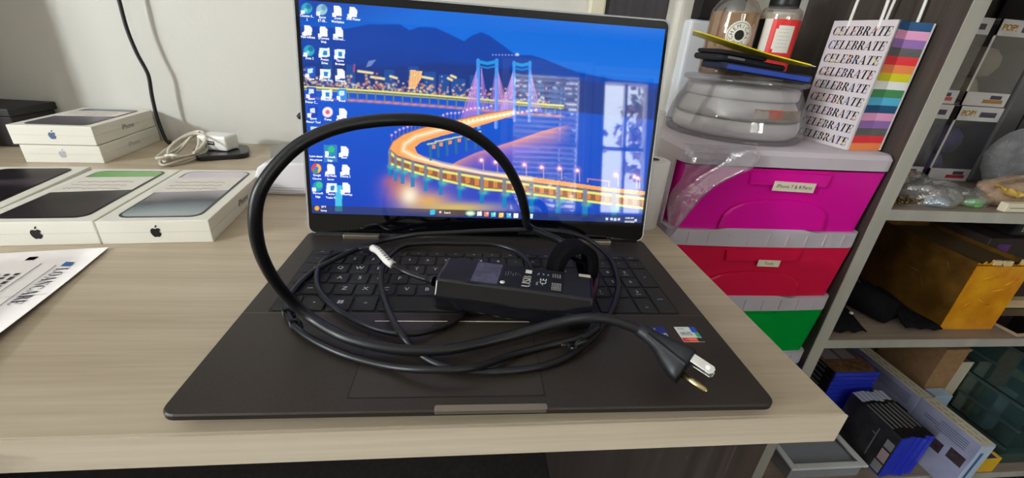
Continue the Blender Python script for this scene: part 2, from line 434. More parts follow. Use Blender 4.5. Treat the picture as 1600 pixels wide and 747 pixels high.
def ribs(par, z0, z1):
    b0 = None
    for k in range(9):
        if b0 is None: b0 = MB().box(-0.0006, 0.0006, -0.0008, 0.0010, z0, z1).build('rib', m_frame, par, world=False)
        else:
            q = b0.copy(); C.objects.link(q); q.parent = par; b_ = q
        t = (k+0.5)/9; x = TX0+0.018+(TX1-TX0-0.036)*t
        inv = world_of(par).inverted()
        (b0 if k == 0 else b_).location = Vector((x-tower.location.x, TY0-0.004*math.sin(PI*t)-0.001-tower.location.y, -tower.location.z))
ribs(lid_o2, 0.083, 0.098)
# drawers: (z top, z bottom, colour)
DR = [(0.0775, -0.0300, (238, 22, 168), 'pink'), (-0.0575, -0.1605, (228, 30, 74), 'red'), (-0.1875, -0.2895, (0, 168, 62), 'green'),
      (-0.3165, -0.4185, (0, 110, 190), 'blue'), (-0.4455, -0.5475, (120, 50, 160), 'purple'), (-0.5745, -0.6765, (238, 120, 20), 'orange')]
m_lab = mat('label_tape', (226, 214, 190), 0.6)
m_ink = mat('black_ink', (26, 24, 24), 0.7)
for i, (zt, zb, col, nm) in enumerate(DR):
    mc = frosted('drawer_plastic_'+nm, col, tl=0.12, rough=0.12, gloss=0.06, clear=0.04)
    dw = MB()
    o_top = bowed(TX0+0.006, TX1-0.003, TY0+0.002, TY1-0.01, 0.003, 0.010)
    o_bot = [(TX0+0.006+(x-TX0-0.006)*0.965+0.006, y+0.004) for x, y in o_top]
    n_ = len(o_top)
    dw.loft([ring(o_top, zt-0.001), ring(o_bot, zb+0.001)], cap=False)
    dw.add(ring(o_bot, zb+0.001), [tuple(range(n_))])
    d_ = dw.build('drawer', mc, tower)
    # raised grip panel and scooped finger pull on the front
    g = MB(); zc = (zt+zb)/2; h = zt-zb
    gp = [(0.420, zt-0.006), (0.560, zt-0.006), (0.556, zt-0.026), (0.424, zt-0.026)]
    g.loft([[(x, TY0-0.0012, z) for x, z in gp], [(x*0.985+0.49*0.015, TY0-0.0042, z*0.98+(zt-0.016)*0.02) for x, z in gp]], True)
    scoop = [(0.395, zb+0.006)] + [(0.49-0.095*math.cos(math.radians(a)), zb+0.006+h*0.48*math.sin(math.radians(a))**0.6) for a in range(15, 166, 15)] + [(0.585, zb+0.006)]
    g.loft([[(x, TY0-0.0008, z) for x, z in scoop], [(0.49+(x-0.49)*0.94, TY0-0.0036, z) for x, z in scoop]], True)
    g.build('grip', mc, d_)
    if i < 2:
        lab = MB(); c = [(0.4985, 0.0505, 0.072, 0.0155), (0.5035, -0.087, 0.041, 0.0125)][i]; M = frame((c[0], TY0-0.0062, c[1]), (1, 0, 0.0), (0, 0, 1), (0, -1, 0)) @ Matrix.Rotation(math.radians(-1.5), 4, 'Z')
        lab.cur = 0; lab.prism([(-c[2]/2, -c[3]/2), (c[2]/2, -c[3]/2), (c[2]/2, c[3]/2), (-c[2]/2, c[3]/2)], 0, 0.0006, M)
        lab.cur = 1; put_text(lab, ['iPhone 7 & 8 Parts', 'Tools'][i], [0.0082, 0.0078][i], M @ Matrix.Translation((0, 0, 0.0008)))
        l_ = lab.build('label', [m_lab, m_ink], d_); l_['label'] = ['cream label reading iPhone 7 & 8 Parts', 'cream label reading Tools'][i]
    # frosted rail under the drawer, raised over the finger pull
    zr = zb; z2 = DR[i+1][0] if i+1 < len(DR) else zb-0.027
    rl = MB(); fo = bowed(TX0, TX1, TY0, TY1-0.005, 0.004)
    rl.loft([ring(fo, z2), ring(fo, zr)], cap=False)
    rl.add(ring(fo, zr), [tuple(range(len(fo)))]); rl.add(ring(shrink(fo, 0.003), zr-0.003), [tuple(range(len(fo)))])
    hump = [(0.385, zr), (0.41, zr+0.006), (0.545, zr+0.006), (0.575, zr)]
    rl.loft([[(x, TY0-0.0045, z) for x, z in hump], [(x, TY0+0.0005, z) for x, z in hump]], True)
    rail_o = rl.build('rail', m_frame, tower)
    if i < 3: ribs(rail_o, z2+0.003, zr-0.003)
posts = MB()
for x in (TX0, TX1-0.008):
    MB().box(x, x+0.008, TY1-0.03, TY1-0.006, -0.70, 0.082).build('corner_post', m_frame, tower)
MB().box(TX0-0.001, TX0+0.0015, TY0+0.03, TY1-0.03, -0.70, 0.080).build('side_wall', m_frame, tower)
MB().box(TX1-0.0015, TX1+0.001, TY0+0.03, TY1-0.03, -0.70, 0.080).build('side_wall', m_frame, tower)
for x in (TX0+0.03, TX1-0.03):
    for y in (TY0+0.03, TY1-0.03):
        MB().lathe([(0.005, 0), (0.012, 0.004), (0.012, 0.03), (0.005, 0.037)], (x, y, Z0), 12).build('caster', mat('caster_black', (24, 24, 24), 0.5), tower)

# floor lamp added left of the desk, unseen beyond the frame, to throw the wall shadows
lamp = thing('added_floor_lamp', 'slim floor lamp added out of view left of the desk for the wall shadows', 'lamp', (-1.70, -0.60, Z0))
m_lampm = mat('lamp_metal', (60, 60, 62), 0.4, 0.8)
MB().lathe([(0.13, 0), (0.13, 0.015), (0.02, 0.025)], (-1.70, -0.60, Z0), 24).build('base', m_lampm, lamp)
MB().lathe([(0.011, 0.02), (0.011, 1.16)], (-1.70, -0.60, Z0), 12).build('pole', m_lampm, lamp)
MB().lathe([(0.03, 0.0), (0.13, 0.02), (0.14, 0.03), (0.03, 0.012)], (-1.70, -0.60, 0.42), 24, cap=False).build('shade_dish', m_lampm, lamp)
bd = bpy.data.lights.new('added_lamp_bulb', 'POINT'); bd.energy = LAMP; bd.color = (0.90, 0.96, 1.0); bd.shadow_soft_size = 0.055
bo = bpy.data.objects.new('added_lamp_bulb', bd); C.objects.link(bo); bo.parent = lamp; bo.location = (0, 0, 0.52-Z0)

# ================================================================== laptop
PHI, DD, HH, TILT, LW, LH = -0.01167, 0.25949, 0.016, 0.20151, 0.398, 0.2511
m_deck = mat('laptop_dark_metal', (58, 51, 45), 0.45, 0.25, noise=(900, (52, 45, 40)))
m_key = mat('key_plastic', (44, 43, 42), 0.6, spec=0.3)
m_well = mat('key_well', (16, 16, 17), 0.6)
m_legend = mat('key_legend', (205, 205, 205), 0.6)
m_blackgloss = mat('black_glass', (6, 6, 8), 0.04, spec=0.6, ior=1.5)
m_rim = mat('lid_rim_metal', (178, 178, 180), 0.4, 0.6)
m_hinge = mat('hinge_metal', (150, 140, 124), 0.35, 0.8)
laptop = thing('laptop', 'open dark laptop with bridge wallpaper on the lit screen, on the desk', 'laptop', (0, 0, 0), PHI)
def lp(rings_or): return rings_or
def rr3(x0, x1, y0, y1, r, z): return [(x, y, z) for x, y in rrect(x0, x1, y0, y1, r, 5)]
h = LW/2
base = MB().loft([rr3(-h+0.010, h-0.010, 0.012, DD-0.006, 0.008, 0.0025), rr3(-h+0.003, h-0.003, 0.003, DD+0.002, 0.009, 0.0085),
                  rr3(-h, h, 0.0, DD+0.004, 0.009, 0.0118), rr3(-h, h, 0.0, DD+0.004, 0.009, 0.0150), rr3(-h+0.0009, h-0.0009, 0.0009, DD+0.0031, 0.0085, 0.0160)])
base.build('base', m_deck, laptop, world=False)
for x in (-0.16, 0.16):
    for y in (0.03, 0.23):
        MB().box(x-0.02, x+0.02, y-0.004, y+0.004, 0.0, 0.004).build('rubber_foot', m_well, laptop, world=False, bevel=0.001)
# fine seam across the deck, touchpad, front lip
MB().box(-h+0.002, h-0.002, 0.1036, 0.1042, 0.0158, 0.01605).build('deck_seam', mat('seam_grey', (92, 84, 78), 0.4, 0.4), laptop, world=False)
tp = MB().loft([rr3(-0.0915, 0.0365, 0.0118, 0.0928, 0.003, 0.0158), rr3(-0.0915, 0.0365, 0.0118, 0.0928, 0.003, 0.01615)])
tp_o = tp.build('touchpad', mat('touchpad_glass', (57, 50, 44), 0.38, 0.2), laptop, world=False)
gr_ = MB().box(-0.0912, 0.0362, 0.0929, 0.0938, 0.0155, 0.01625); gr_.build('chamfer_glint', mat('chamfer_glint_pale', (240, 232, 214), 0.3, 0.2), tp_o, world=False)  # near-white colour stands in for the reflection along this chamfer
MB().box(-0.0923, -0.0915, 0.0118, 0.0928, 0.0155, 0.01605).box(0.0365, 0.0373, 0.0118, 0.0928, 0.0155, 0.01605).box(-0.0923, 0.0373, 0.011, 0.0118, 0.0155, 0.01605).build('gap', m_well, tp_o, world=False)
MB().loft([rr3(-0.036, 0.037, -0.0006, 0.0045, 0.0015, 0.0135), rr3(-0.036, 0.037, -0.0006, 0.0045, 0.0015, 0.01615)]).build('opening_lip', mat('lip_metal', (150, 138, 124), 0.35, 0.7), laptop, world=False)
for x0, x1 in ((-0.1575, -0.117), (0.113, 0.1545)):
    MB().loft([rr3(x0, x1, DD-0.0135, DD-0.0065, 0.002, 0.0155), rr3(x0, x1, DD-0.0135, DD-0.0065, 0.002, 0.0205)]).build('hinge', m_hinge, laptop, world=False, bevel=0.0008)
MB().tube([(-0.19, DD-0.001, 0.0135), (0.19, DD-0.001, 0.0135)], 0.0045, 10).build('hinge_barrel', m_well, laptop, world=False)
# keyboard
kb = MB().loft([rr3(-0.1795, 0.1765, 0.1055, 0.2165, 0.002, 0.0157), rr3(-0.1795, 0.1765, 0.1055, 0.2165, 0.002, 0.01612)]).build('keyboard', m_well, laptop, world=False)
U_ = 0.01842; KX0 = -0.178; GAP = 0.0024
KMESH = {}
leg = MB()
def key(x0, x1, y0, y1, txt=None, ts=0.0052, small=None):
    w, d = round(x1-x0-GAP, 5), round(y1-y0-GAP, 5); kk = (w, d)
    if kk not in KMESH:
        b = MB().loft([rr3(-w/2, w/2, -d/2, d/2, 0.0014, 0.0), rr3(-w/2, w/2, -d/2, d/2, 0.0014, 0.0009), rr3(-w/2+0.0006, w/2-0.0006, -d/2+0.0006, d/2-0.0006, 0.0012, 0.0014)])
        o = b.build('key', m_key, kb, world=False); KMESH[kk] = o.data
    else:
        o = bpy.data.objects.new('key', KMESH[kk]); C.objects.link(o); o.parent = kb
    cx, cy = (x0+x1)/2, (y0+y1)/2
    o.location = (cx, cy, 0.0161)
    M = Matrix.Translation((cx, cy, 0.01765))
    if txt: put_text(leg, txt, ts, M)
    if small: put_text(leg, small, 0.0024, M @ Matrix.Translation((0.0, -0.0042, 0)))
ROWS = [0.1155, 0.1400, 0.1588, 0.1772, 0.1965]
P_ = 0.0188
def row(yc, items, x=KX0, pitch=P_):
    for w, t, ts in items:
        key(x, x+w*U_, yc-pitch/2, yc+pitch/2, t, ts); x += w*U_
row(0.1966, [(1, '` ~', .003)] + [(1, c, .0058) for c in '1234567890-='] + [(2, 'backspace', .003)])
row(0.1778, [(1.5, 'tab', .003)] + [(1, c, .0074) for c in 'QWERTYUIOP[]'] + [(1.5, '\\', .0045)])
row(0.1590, [(1.75, 'caps lock', .0028)] + [(1, c, .0074) for c in "ASDFGHJKL;'"] + [(2.25, 'enter', .003)])
row(0.1402, [(2.25, 'shift', .003)] + [(1, c, .0074) for c in 'ZXCVBNM,./'] + [(2.75, 'shift', .003)])
row(0.1175, [(1.15, 'ctrl', .0028), (1.15, 'fn', .0028), (1.15, None, .003), (1.15, 'alt', .0028), (5.4, None, .003), (1.0, 'alt', .0028), (1.0, 'ctrl', .0028)], pitch=0.0230)
wx = KX0+2.3*U_+0.575*U_
for dx in (-.0013, .0013):
    for dy in (-.0013, .0013): leg.box(wx+dx-.0011, wx+dx+.0011, 0.1185+dy-.0011, 0.1185+dy+.0011, .01762, .01765)
xa = KX0+12.0*U_
key(xa, xa+U_, 0.106, 0.1175, '<', .0035); key(xa+U_, xa+2*U_, 0.1175, 0.129, '^', .0035); key(xa+U_, xa+2*U_, 0.106, 0.1175, 'v', .0035); key(xa+2*U_, xa+3*U_, 0.106, 0.1175, '>', .0035)
fw = 15*U_/14
for i, t in enumerate(['esc', 'f1', 'f2', 'f3', 'f4', 'f5', 'f6', 'f7', 'f8', 'f9', 'f10', 'f11', 'f12', 'del']):
    key(KX0+i*fw, KX0+(i+1)*fw, 0.2062, 0.2165, t, .0026)
NX = 0.1018
for i, t in enumerate(['home', 'end', 'pg up', 'pg dn']): key(NX+i*U_, NX+(i+1)*U_, 0.2062, 0.2165, t, .0024)
for i, t in enumerate(['num lk', '/', '*', '-']): key(NX+i*U_, NX+(i+1)*U_, 0.1966-P_/2, 0.1966+P_/2, t, .0024 if i == 0 else .0045)
for r_, (yc, ks) in enumerate(((0.1778, '789'), (0.1590, '456'), (0.1402, '123'))):
    for i, t in enumerate(ks): key(NX+i*U_, NX+(i+1)*U_, yc-P_/2, yc+P_/2, t, .0060, {'7': 'home', '9': 'pg up', '1': 'end', '3': 'pg dn'}.get(t))
key(NX+3*U_, NX+4*U_, 0.1590-P_/2, 0.1778+P_/2, '+', .0045)
key(NX+3*U_, NX+4*U_, 0.1060, 0.1402+P_/2, 'enter', .0028)
key(NX, NX+2*U_, 0.1060, 0.1402-P_/2, '0', .0046); key(NX+2*U_, NX+3*U_, 0.1060, 0.1402-P_/2, '.', .0046, 'del')
leg.build('key_legend', m_legend, kb, world=False)['kind'] = 'stuff'
# palm-rest stickers
def sticker(x0, x1, y0, y1, cols, quads, texts, lab):
    b = MB(); mats_ = [mat('sticker_%d_%d_%d' % c, c, 0.3) for c in cols]
    b.cur = 0; b.box(x0, x1, y0, y1, 0.0160, 0.0163)
    for ci, (a0, a1, c0, c1) in quads: b.cur = ci; b.box(x0+(x1-x0)*a0, x0+(x1-x0)*a1, y0+(y1-y0)*c0, y0+(y1-y0)*c1, 0.0163, 0.01636)
    for ci, s, sz, a, c, sx in texts: b.cur = ci; put_text(b, s, sz, Matrix.Translation((x0+(x1-x0)*a, y0+(y1-y0)*c, 0.0166)), sx=sx)
    o = b.build('sticker', mats_, laptop, world=False); o['label'] = lab
sticker(0.1335, 0.1520, 0.0705, 0.0865, [(24, 34, 130), (235, 235, 240)], [], [(1, 'intel', .004, .35, .80, 1), (1, 'core', .0085, .55, .38, 1)], 'dark blue palm-rest sticker')
sticker(0.1618, 0.1800, 0.0670, 0.0868, [(222, 224, 216), (30, 80, 190), (60, 160, 120), (240, 90, 40), (220, 40, 60), (40, 40, 44), (110, 110, 112)],
        [(1, (.72, 1, .62, 1)), (2, (.80, 1, .30, .62)), (3, (.3, .72, 0, .26)), (4, (0, .3, 0, .26)), (5, (.72, 1, 0, .26))], [(6, 'intel', .0034, .24, .86, 1), (6, 'IRIS', .0066, .36, .50, 1), (0, 'GRAPHICS', .0021, .40, .13, 1)], 'white and rainbow palm-rest sticker')

# lid: local x across, y up the screen, z towards the viewer
lid = MB().loft([rr3(-h+0.002, h-0.002, 0.000, LH-0.002, 0.007, -0.0058), rr3(-h, h, -0.001, LH, 0.0085, -0.0040), rr3(-h, h, -0.001, LH, 0.0085, -0.0006), rr3(-h+0.0005, h-0.0005, -0.0005, LH-0.0005, 0.008, -0.0002)])
lid_o = lid.build('screen_lid', m_rim, laptop, world=False)
lid_o.location = (0, DD, HH+0.0005); lid_o.rotation_euler = (PI/2-TILT, 0, 0)
bz = MB().loft([rr3(-h+0.0018, h-0.0018, 0.0005, LH-0.0018, 0.007, -0.0004), rr3(-h+0.0018, h-0.0018, 0.0005, LH-0.0018, 0.007, 0.0)])
bz.build('bezel', m_blackgloss, lid_o, world=False)
MB().lathe([(0.0011, 0), (0.0011, 0.0003)], (0, 0.2462, 0.0), 12).build('webcam', mat('webcam_lens', (60, 60, 70), 0.2), lid_o, world=False)

# ------------------------------------------------------------------ what the screen shows (a flat picture, one colour per grid point)
SU0, SU1, SV0, SV1 = -0.1932, 0.1938, 0.0226, 0.2412
NXg, NYg = 620, 352
G = np.array([1468.60148, -312.48515, 753.82119, 110.37463, -1447.04222, 370.67466, 0.20757, -0.47173, 1.0]).reshape(3, 3)   # lid metres -> image pixels, homography through the camera; screen art uses these
def pixel_of(u, v):
    q = G @ np.array([u, v, np.ones_like(u)]); return q[0]/q[2], q[1]/q[2]
Gi = np.linalg.inv(G)
def uv_of(x, y):
    q = Gi @ np.array([x, y, 1.0]); return q[0]/q[2], q[1]/q[2]
def paint_screen():
    uu, vv = np.meshgrid(np.linspace(SU0, SU1, NXg), np.linspace(SV0, SV1, NYg))
    X, Y = pixel_of(uu.ravel(), vv.ravel()); V = vv.ravel(); Uu = uu.ravel()
    lin = lambda c: np.array(S(*c)[:3])
    img = np.zeros((X.size, 3)); rng = np.random.RandomState(3)
    def mixc(mask, col, a=1.0):
        w = (mask*a)[:, None] if not np.isscalar(mask) else mask
        img[:] = img*(1-w)+lin(col)*w
    def addc(mask, col, a=1.0): img[:] += (mask*a)[:, None]*lin(col)
    def poly(pts):
        inside = np.zeros(X.size, bool); n = len(pts)
        for i in range(n):
            x0, y0 = pts[i]; x1, y1 = pts[(i+1) % n]
            if y0 == y1: continue
            c = ((y0 > Y) != (y1 > Y)) & (X < (x1-x0)*(Y-y0)/(y1-y0)+x0)
            inside ^= c
        return inside.astype(float)
    def line(pts, w, soft=0.8):
        d = np.full(X.size, 1e9)
        for (x0, y0), (x1, y1) in zip(pts[:-1], pts[1:]):
            L2 = (x1-x0)**2+(y1-y0)**2 or 1e-9; t = np.clip(((X-x0)*(x1-x0)+(Y-y0)*(y1-y0))/L2, 0, 1)
            d = np.minimum(d, np.hypot(X-x0-t*(x1-x0), Y-y0-t*(y1-y0)))
        return np.clip((w/2+soft-d)/(2*soft), 0, 1)
    def gauss(x, y, sx, sy=None):
        sy = sy or sx; return np.exp(-((X-x)/sx)**2-((Y-y)/sy)**2)
    def rect(x0, x1, y0, y1): return ((X > x0) & (X < x1) & (Y > y0) & (Y < y1)).astype(float)
    def interp(pts, x): return np.interp(x, [q[0] for q in pts], [q[1] for q in pts])
    # sky, hills, water
    t = np.clip((Y-10)/110, 0, 1)[:, None]
    img[:] = lin((2, 104, 216))*(1-t)+lin((16, 112, 222))*t
    lft = np.clip((660-X)/180, 0, 1)*np.clip((70-Y)/60, 0, 1); mixc(lft, (4, 50, 160), 0.85)
    ridge = interp([(440, 46), (480, 40), (540, 45), (575, 38), (625, 38), (640, 47), (655, 42), (680, 43), (700, 52), (725, 64), (738, 55), (752, 50), (764, 55), (785, 70), (806, 86), (830, 86), (850, 92), (900, 112), (960, 124), (1050, 132)], X)
    mixc(np.clip((Y-ridge)/2, 0, 1), (10, 66, 166)); mixc(np.clip((Y-ridge-30)/60, 0, 1), (10, 50, 136), 0.8)
    hills2 = interp([(440, 100), (520, 96), (600, 104), (680, 96), (760, 100), (860, 118), (1050, 140)], X)
    mixc(np.clip((Y-hills2)/6, 0, 1), (22, 52, 128), 0.8)
    water = interp([(440, 134), (640, 148), (800, 164), (1050, 190)], X)
    wt = np.clip((Y-water)/3, 0, 1)
    mixc(wt, (4, 84, 206)); mixc(wt*np.clip((Y-water-20)/160, 0, 1), (2, 60, 186), 0.8)
    mixc(wt*np.clip((X-820)/200, 0, 1), (14, 74, 188), 0.7)
    # city: blocks and lights
    for x, w, hh in [(512, 14, 30), (530, 12, 18), (548, 14, 26), (608, 16, 22), (646, 16, 30), (672, 18, 24), (694, 16, 22), (716, 22, 18), (742, 16, 26), (840, 20, 22), (870, 26, 18), (820, 14, 12)]:
        yb = float(np.interp(x, [440, 640, 800, 1050], [134, 148, 164, 190]))-4
        mixc(rect(x-w/2, x+w/2, yb-hh-10, yb), (28, 84, 160), 0.75)
    mixc(poly([(641, 110), (660, 112), (658, 124), (648, 140), (638, 140)]), (250, 196, 130), 0.95)
    for k in range(4): mixc(line([(642+k*4, 112), (640+k*4, 136)], 0.8, .5), (180, 120, 80), 0.6)
    for x0, x1, y in [(560, 582, 112), (580, 600, 121), (610, 620, 120), (660, 676, 121), (700, 706, 123), (705, 712, 119)]: mixc(line([(x0, y), (x1, y+3)], 3.2, 1), (255, 236, 170), 0.95)
    mixc(line([(554, 102), (553, 112)], 2, 1), (230, 70, 60), 0.7); mixc(poly([(572, 106), (576, 96), (588, 94), (580, 104)]), (150, 180, 220), 0.5)
    for k in range(420):
        x = rng.uniform(472, 860); yb = float(np.interp(x, [440, 640, 800, 1050], [134, 148, 164, 190])); y = yb-2-abs(rng.normal(0, 11))
        mixc(gauss(x, y, rng.uniform(.8, 1.9)), [(255, 226, 150), (255, 184, 100), (240, 236, 214), (255, 150, 90)][rng.randint(4)], rng.uniform(.35, 1.0))
    for k in range(9): addc(gauss(770+k*5, 86.5+0.05*k, 0.9), (255, 240, 220), 0.6)
    addc(gauss(808, 86, 2.0), (255, 240, 220), 0.8)
    # far causeway
    cw = [(470, 136), (520, 139), (600, 144), (680, 150), (740, 155), (800, 160), (880, 166)]
    mixc(line([(x, y+1.5) for x, y in cw], 5), (90, 90, 50), 0.7)
    mixc(line([(x, y) for x, y in cw], 2.6), (240, 240, 140), 0.95); mixc(line([(x, y+4) for x, y in cw], 1.6), (190, 200, 90), 0.8)
    for k in range(24):
        x = 545+k*14; y = interp(cw, x); mixc(line([(x, y+4), (x, y+15)], 2.0, .7), (120, 130, 90), 0.85)
        mixc(gauss(x+5, y+17, 6, 1.8), (255, 170, 100), 0.7)
    mixc(line([(x, y+17) for x, y in cw], 1.6, 1.5), (200, 130, 90), 0.5)
    # light on the water under the curve
    mixc(gauss(632, 296, 26, 20), (226, 140, 60), 0.8); mixc(gauss(668, 314, 34, 13), (236, 178, 80), 0.85); mixc(gauss(640, 306, 13, 14), (252, 240, 214), 0.95)
    mixc(gauss(715, 325, 62, 8), (226, 196, 72), 0.85); mixc(gauss(770, 303, 60, 12), (70, 70, 190), 0.5); mixc(gauss(612, 284, 12, 8), (200, 110, 60), 0.5)
    wedge = poly([(690, 268), (716, 252), (742, 240), (800, 222), (846, 206), (893, 194), (880, 206), (830, 226), (770, 245), (735, 262), (715, 272)])
    upl = np.interp(X, [690, 716, 742, 800, 846, 893], [268, 252, 240, 222, 206, 194])
    glow_ = np.clip((Y-upl+1)/2, 0, 1)*np.exp(-np.clip(Y-upl, 0, None)/13)*((X > 690) & (X < 893))*np.clip((893-X)/30, 0, 1)
    mixc(glow_, (246, 160, 104), 0.85); addc(wedge*0.0+glow_*np.clip((X-740)/60, 0, 1), (120, 60, 160), 0.18)
    mixc(gauss(805, 236, 42, 6), (120, 110, 236), 0.55); mixc(gauss(775, 252, 60, 15), (70, 70, 206), 0.5)
    # suspension bridge: cables then towers
    def fan(x, y, x0, x1, yb, n, col, a):
        for k in range(n+1):
            xe = x0+(x1-x0)*k/n; mixc(line([(x, y+(8 if k % 2 else 0)), (xe, yb+0.05*(xe-x))], 0.9, .7), col, a)
    mixc(poly([(747, 108), (722, 192), (745, 198)]), (150, 110, 220), 0.45); mixc(poly([(775, 108), (776, 190), (792, 176)]), (150, 120, 230), 0.35)
    mixc(poly([(802, 112), (778, 184), (802, 186)]), (170, 150, 240), 0.45); mixc(poly([(828, 112), (828, 176), (842, 172)]), (150, 140, 230), 0.3)
    fan(747, 104, 718, 745, 195, 8, (224, 160, 240), .75); fan(752, 108, 752, 766, 188, 4, (200, 150, 245), .6); fan(775, 108, 762, 774, 186, 4, (190, 150, 240), .6); fan(777, 110, 778, 796, 178, 6, (236, 170, 230), .7)
    fan(802, 112, 780, 801, 182, 7, (225, 180, 250), .65); fan(829, 112, 830, 846, 174, 5, (220, 180, 240), .55)
    for xl, xr, y0, yb, w in ((747, 776, 95, 200, 5.2), (803, 828, 98, 190, 4.2)):
        for x, s in ((xl, 1), (xr, -1)):
            mixc(line([(x, y0), (x+s*1.0, yb)], w, .8), (72, 150, 242)); mixc(line([(x-1.2, y0+30), (x+s*1.0-1.2, yb)], w*0.4, .9), (170, 160, 250), 0.8)
        mixc(line([(xl, y0+2), ((xl+xr)/2, y0+5), (xr, y0+2)], 5, .8), (30, 150, 226)); mixc(line([(xl, y0+9), ((xl+xr)/2, y0+12), (xr, y0+9)], 2.4, .8), (30, 140, 220), 0.9)
    # sweeping viaduct
    outer = [(800, 172), (760, 178), (724, 186), (690, 193), (655, 202), (630, 211), (614, 222), (608, 234), (614, 241), (628, 248), (645, 252), (688, 262), (753, 270), (820, 276), (880, 284), (941, 293), (1012, 300)]
    inner = [(1012, 306), (941, 299), (869, 290), (792, 280), (745, 270), (700, 259), (668, 249), (652, 240), (648, 231), (658, 223), (690, 213), (724, 205), (760, 194), (800, 182)]
    mixc(poly(outer+inner), (246, 168, 96)); core = [(o if i < 2 else o) for i, o in enumerate([(800, 177), (760, 186), (724, 195), (690, 203), (650, 214), (632, 226), (630, 236), (648, 246), (690, 258), (753, 271), (830, 281)])]
    mixc(line(core, 6, 3), (255, 224, 170), 0.9); mixc(line(core, 1.5, 1.5), (255, 250, 235), 0.8)
    mixc(line(outer[:8], 1.6, .7), (150, 100, 60), 0.7)
    inn2 = [(740, 212), (700, 219), (672, 228), (662, 236), (672, 246), (700, 258)]
    for k, (x, y) in enumerate([(672, 226), (684, 222), (698, 219), (712, 216), (728, 212), (742, 208)]):
        mixc(line([(x, y), (x+1, y+24)], 4, .8), (40, 110, 150), 0.9); mixc(rect(x+3, x+8, y+1, y+7), (240, 150, 70), 0.9); mixc(line([(x-4, y), (x+9, y-2)], 2, .7), (220, 230, 120), 0.9)
    top = [(609, 236), (621, 246), (645, 254), (688, 265), (753, 276), (792, 282), (869, 292), (941, 301), (1012, 309)]
    low = [(610, 256), (618, 260), (645, 269), (688, 281), (753, 296), (791, 299), (869, 309), (941, 318), (1012, 327)]
    band = top+low[::-1]
    mixc(poly(band), (150, 92, 60), 0.95)
    for k in range(26):
        x = 640+k*14.5; mixc(rect(x, x+7, interp(top, x)+4, interp(low, x)-3), (236, 150, 70), 0.7)
    mixc(line([(x, y+3) for x, y in top], 3.6, .8), (232, 238, 130)); mixc(line(low, 3.4, .8), (226, 236, 120)); mixc(line([(x, y-1.5) for x, y in top], 1.6, .7), (120, 90, 90))
    for x, yb in [(609, 276), (618, 284), (629, 288), (645, 293), (665, 299), (689, 305), (718, 311), (753, 318), (788, 325), (830, 332), (872, 335), (914, 338), (959, 341)]:
        yt = interp(top, x); w = 4.5+max(0, (x-609))*0.008
        yl = interp(low, x)
        mixc(poly([(x-w, yl+3), (x+w+4, yl+3), (x+w*.6, yl+10), (x+w*.6, yb), (x-w*.6, yb), (x-w*.6, yl+10)]), (10, 128, 190), 0.95); addc(gauss(x+4, yl+5, 6, 4), (90, 200, 60), 0.5)
        mixc(line([(x, yt), (x, yl+4)], w, .8), (120, 130, 150), 0.95)
    for x, y in [(752, 251), (774, 254), (819, 258), (846, 262), (874, 264), (902, 267), (962, 274), (991, 277), (996, 279)]:
        mixc(line([(x+3, y), (x+3.5, y+17)], 1.2, .6), (210, 180, 170), 0.8); addc(gauss(x, y, 4.5), (255, 140, 70), 0.5); addc(gauss(x, y, 2.0), (255, 250, 220), 1.2)
    mixc(line([(918, 285), (918, 280), (952, 284), (951, 292)], 1.6, .7), (220, 150, 130), 0.8)
    for k in range(26):      # lamps along the upper arm and the bridge deck
        x = 612+k*6.2; y = interp([(612, 214), (640, 198), (690, 184), (724, 176), (780, 166)], x)-2-1.5*math.sin(k)
        addc(gauss(x, y, 1.5), (255, 200, 150), 1.0); mixc(line([(x, y), (x, y+9)], .7, .5), (200, 140, 120), 0.5)
    for k in range(22):
        x = 690+k*7; addc(gauss(x, 196-(x-690)*0.16, 1.8), (255, 225, 190), 0.9)
    # cyan light strip, panel along the bottom with its icons
    mixc(poly([(526, 290), (535, 290), (534, 330), (522, 330)])*0.0+rect(524, 535, 290, 331)*(X < 537-(Y-290)*0.05), (30, 190, 230), 0.9)
    for k in range(4): mixc(line([(526+k*2.6, 292), (524+k*2.6, 330)], .8, .5), (150, 240, 250), 0.6)
    bar = (V < SV0+0.0088).astype(float)
    mixc(bar, (46, 52, 74), 0.72)
    def disc(x, y, r, c, a=1.0): mixc(np.clip((r+.6-np.hypot(X-x, Y-y))/1.2, 0, 1), c, a)
    mixc(rect(672, 680, 328.5, 336), (60, 200, 240)); mixc(rect(684, 726, 328.5, 338)*bar, (92, 76, 70), 0.9); disc(688, 332, 1.8, (230, 230, 230))
    mixc(np.clip(1.4-((X-735)/7.5)**2-((Y-334)/4.3)**2, 0, 1), (150, 220, 190)); mixc(np.clip(1.3-((X-735)/6)**2-((Y-334)/2.4)**2, 0, 1), (250, 246, 200))
    for x, y, c in [(749, 334.5, (240, 240, 236)), (760, 335, (230, 130, 110)), (771, 336, (90, 210, 236)), (783, 336.5, (250, 206, 70)), (795, 337, (80, 190, 240)), (806, 337.5, (245, 245, 245)), (829, 338, (190, 230, 245))]:
        mixc(rect(x-3.6, x+3.6, y-3.6, y+3.6), c); disc(x+1.5, y-1, 1.5, (255, 250, 240), .8)
    disc(495.5, 326, 3.6, (255, 176, 50))
    for x, y in [(948, 343), (955.5, 343), (961, 343.5), (967, 343.5), (993, 345)]: mixc(rect(x-2, x+2, y-2, y+2), (225, 228, 232), 0.9)
    # desktop icons
    def doc(x, y):
        mixc(poly([(x-5, y-8), (x+3, y-7.5), (x+7, y-3), (x+7, y+8), (x-5, y+7.5)]), (246, 248, 250)); mixc(rect(x-8, x-1.5, y+3, y+9), (250, 252, 254)); 
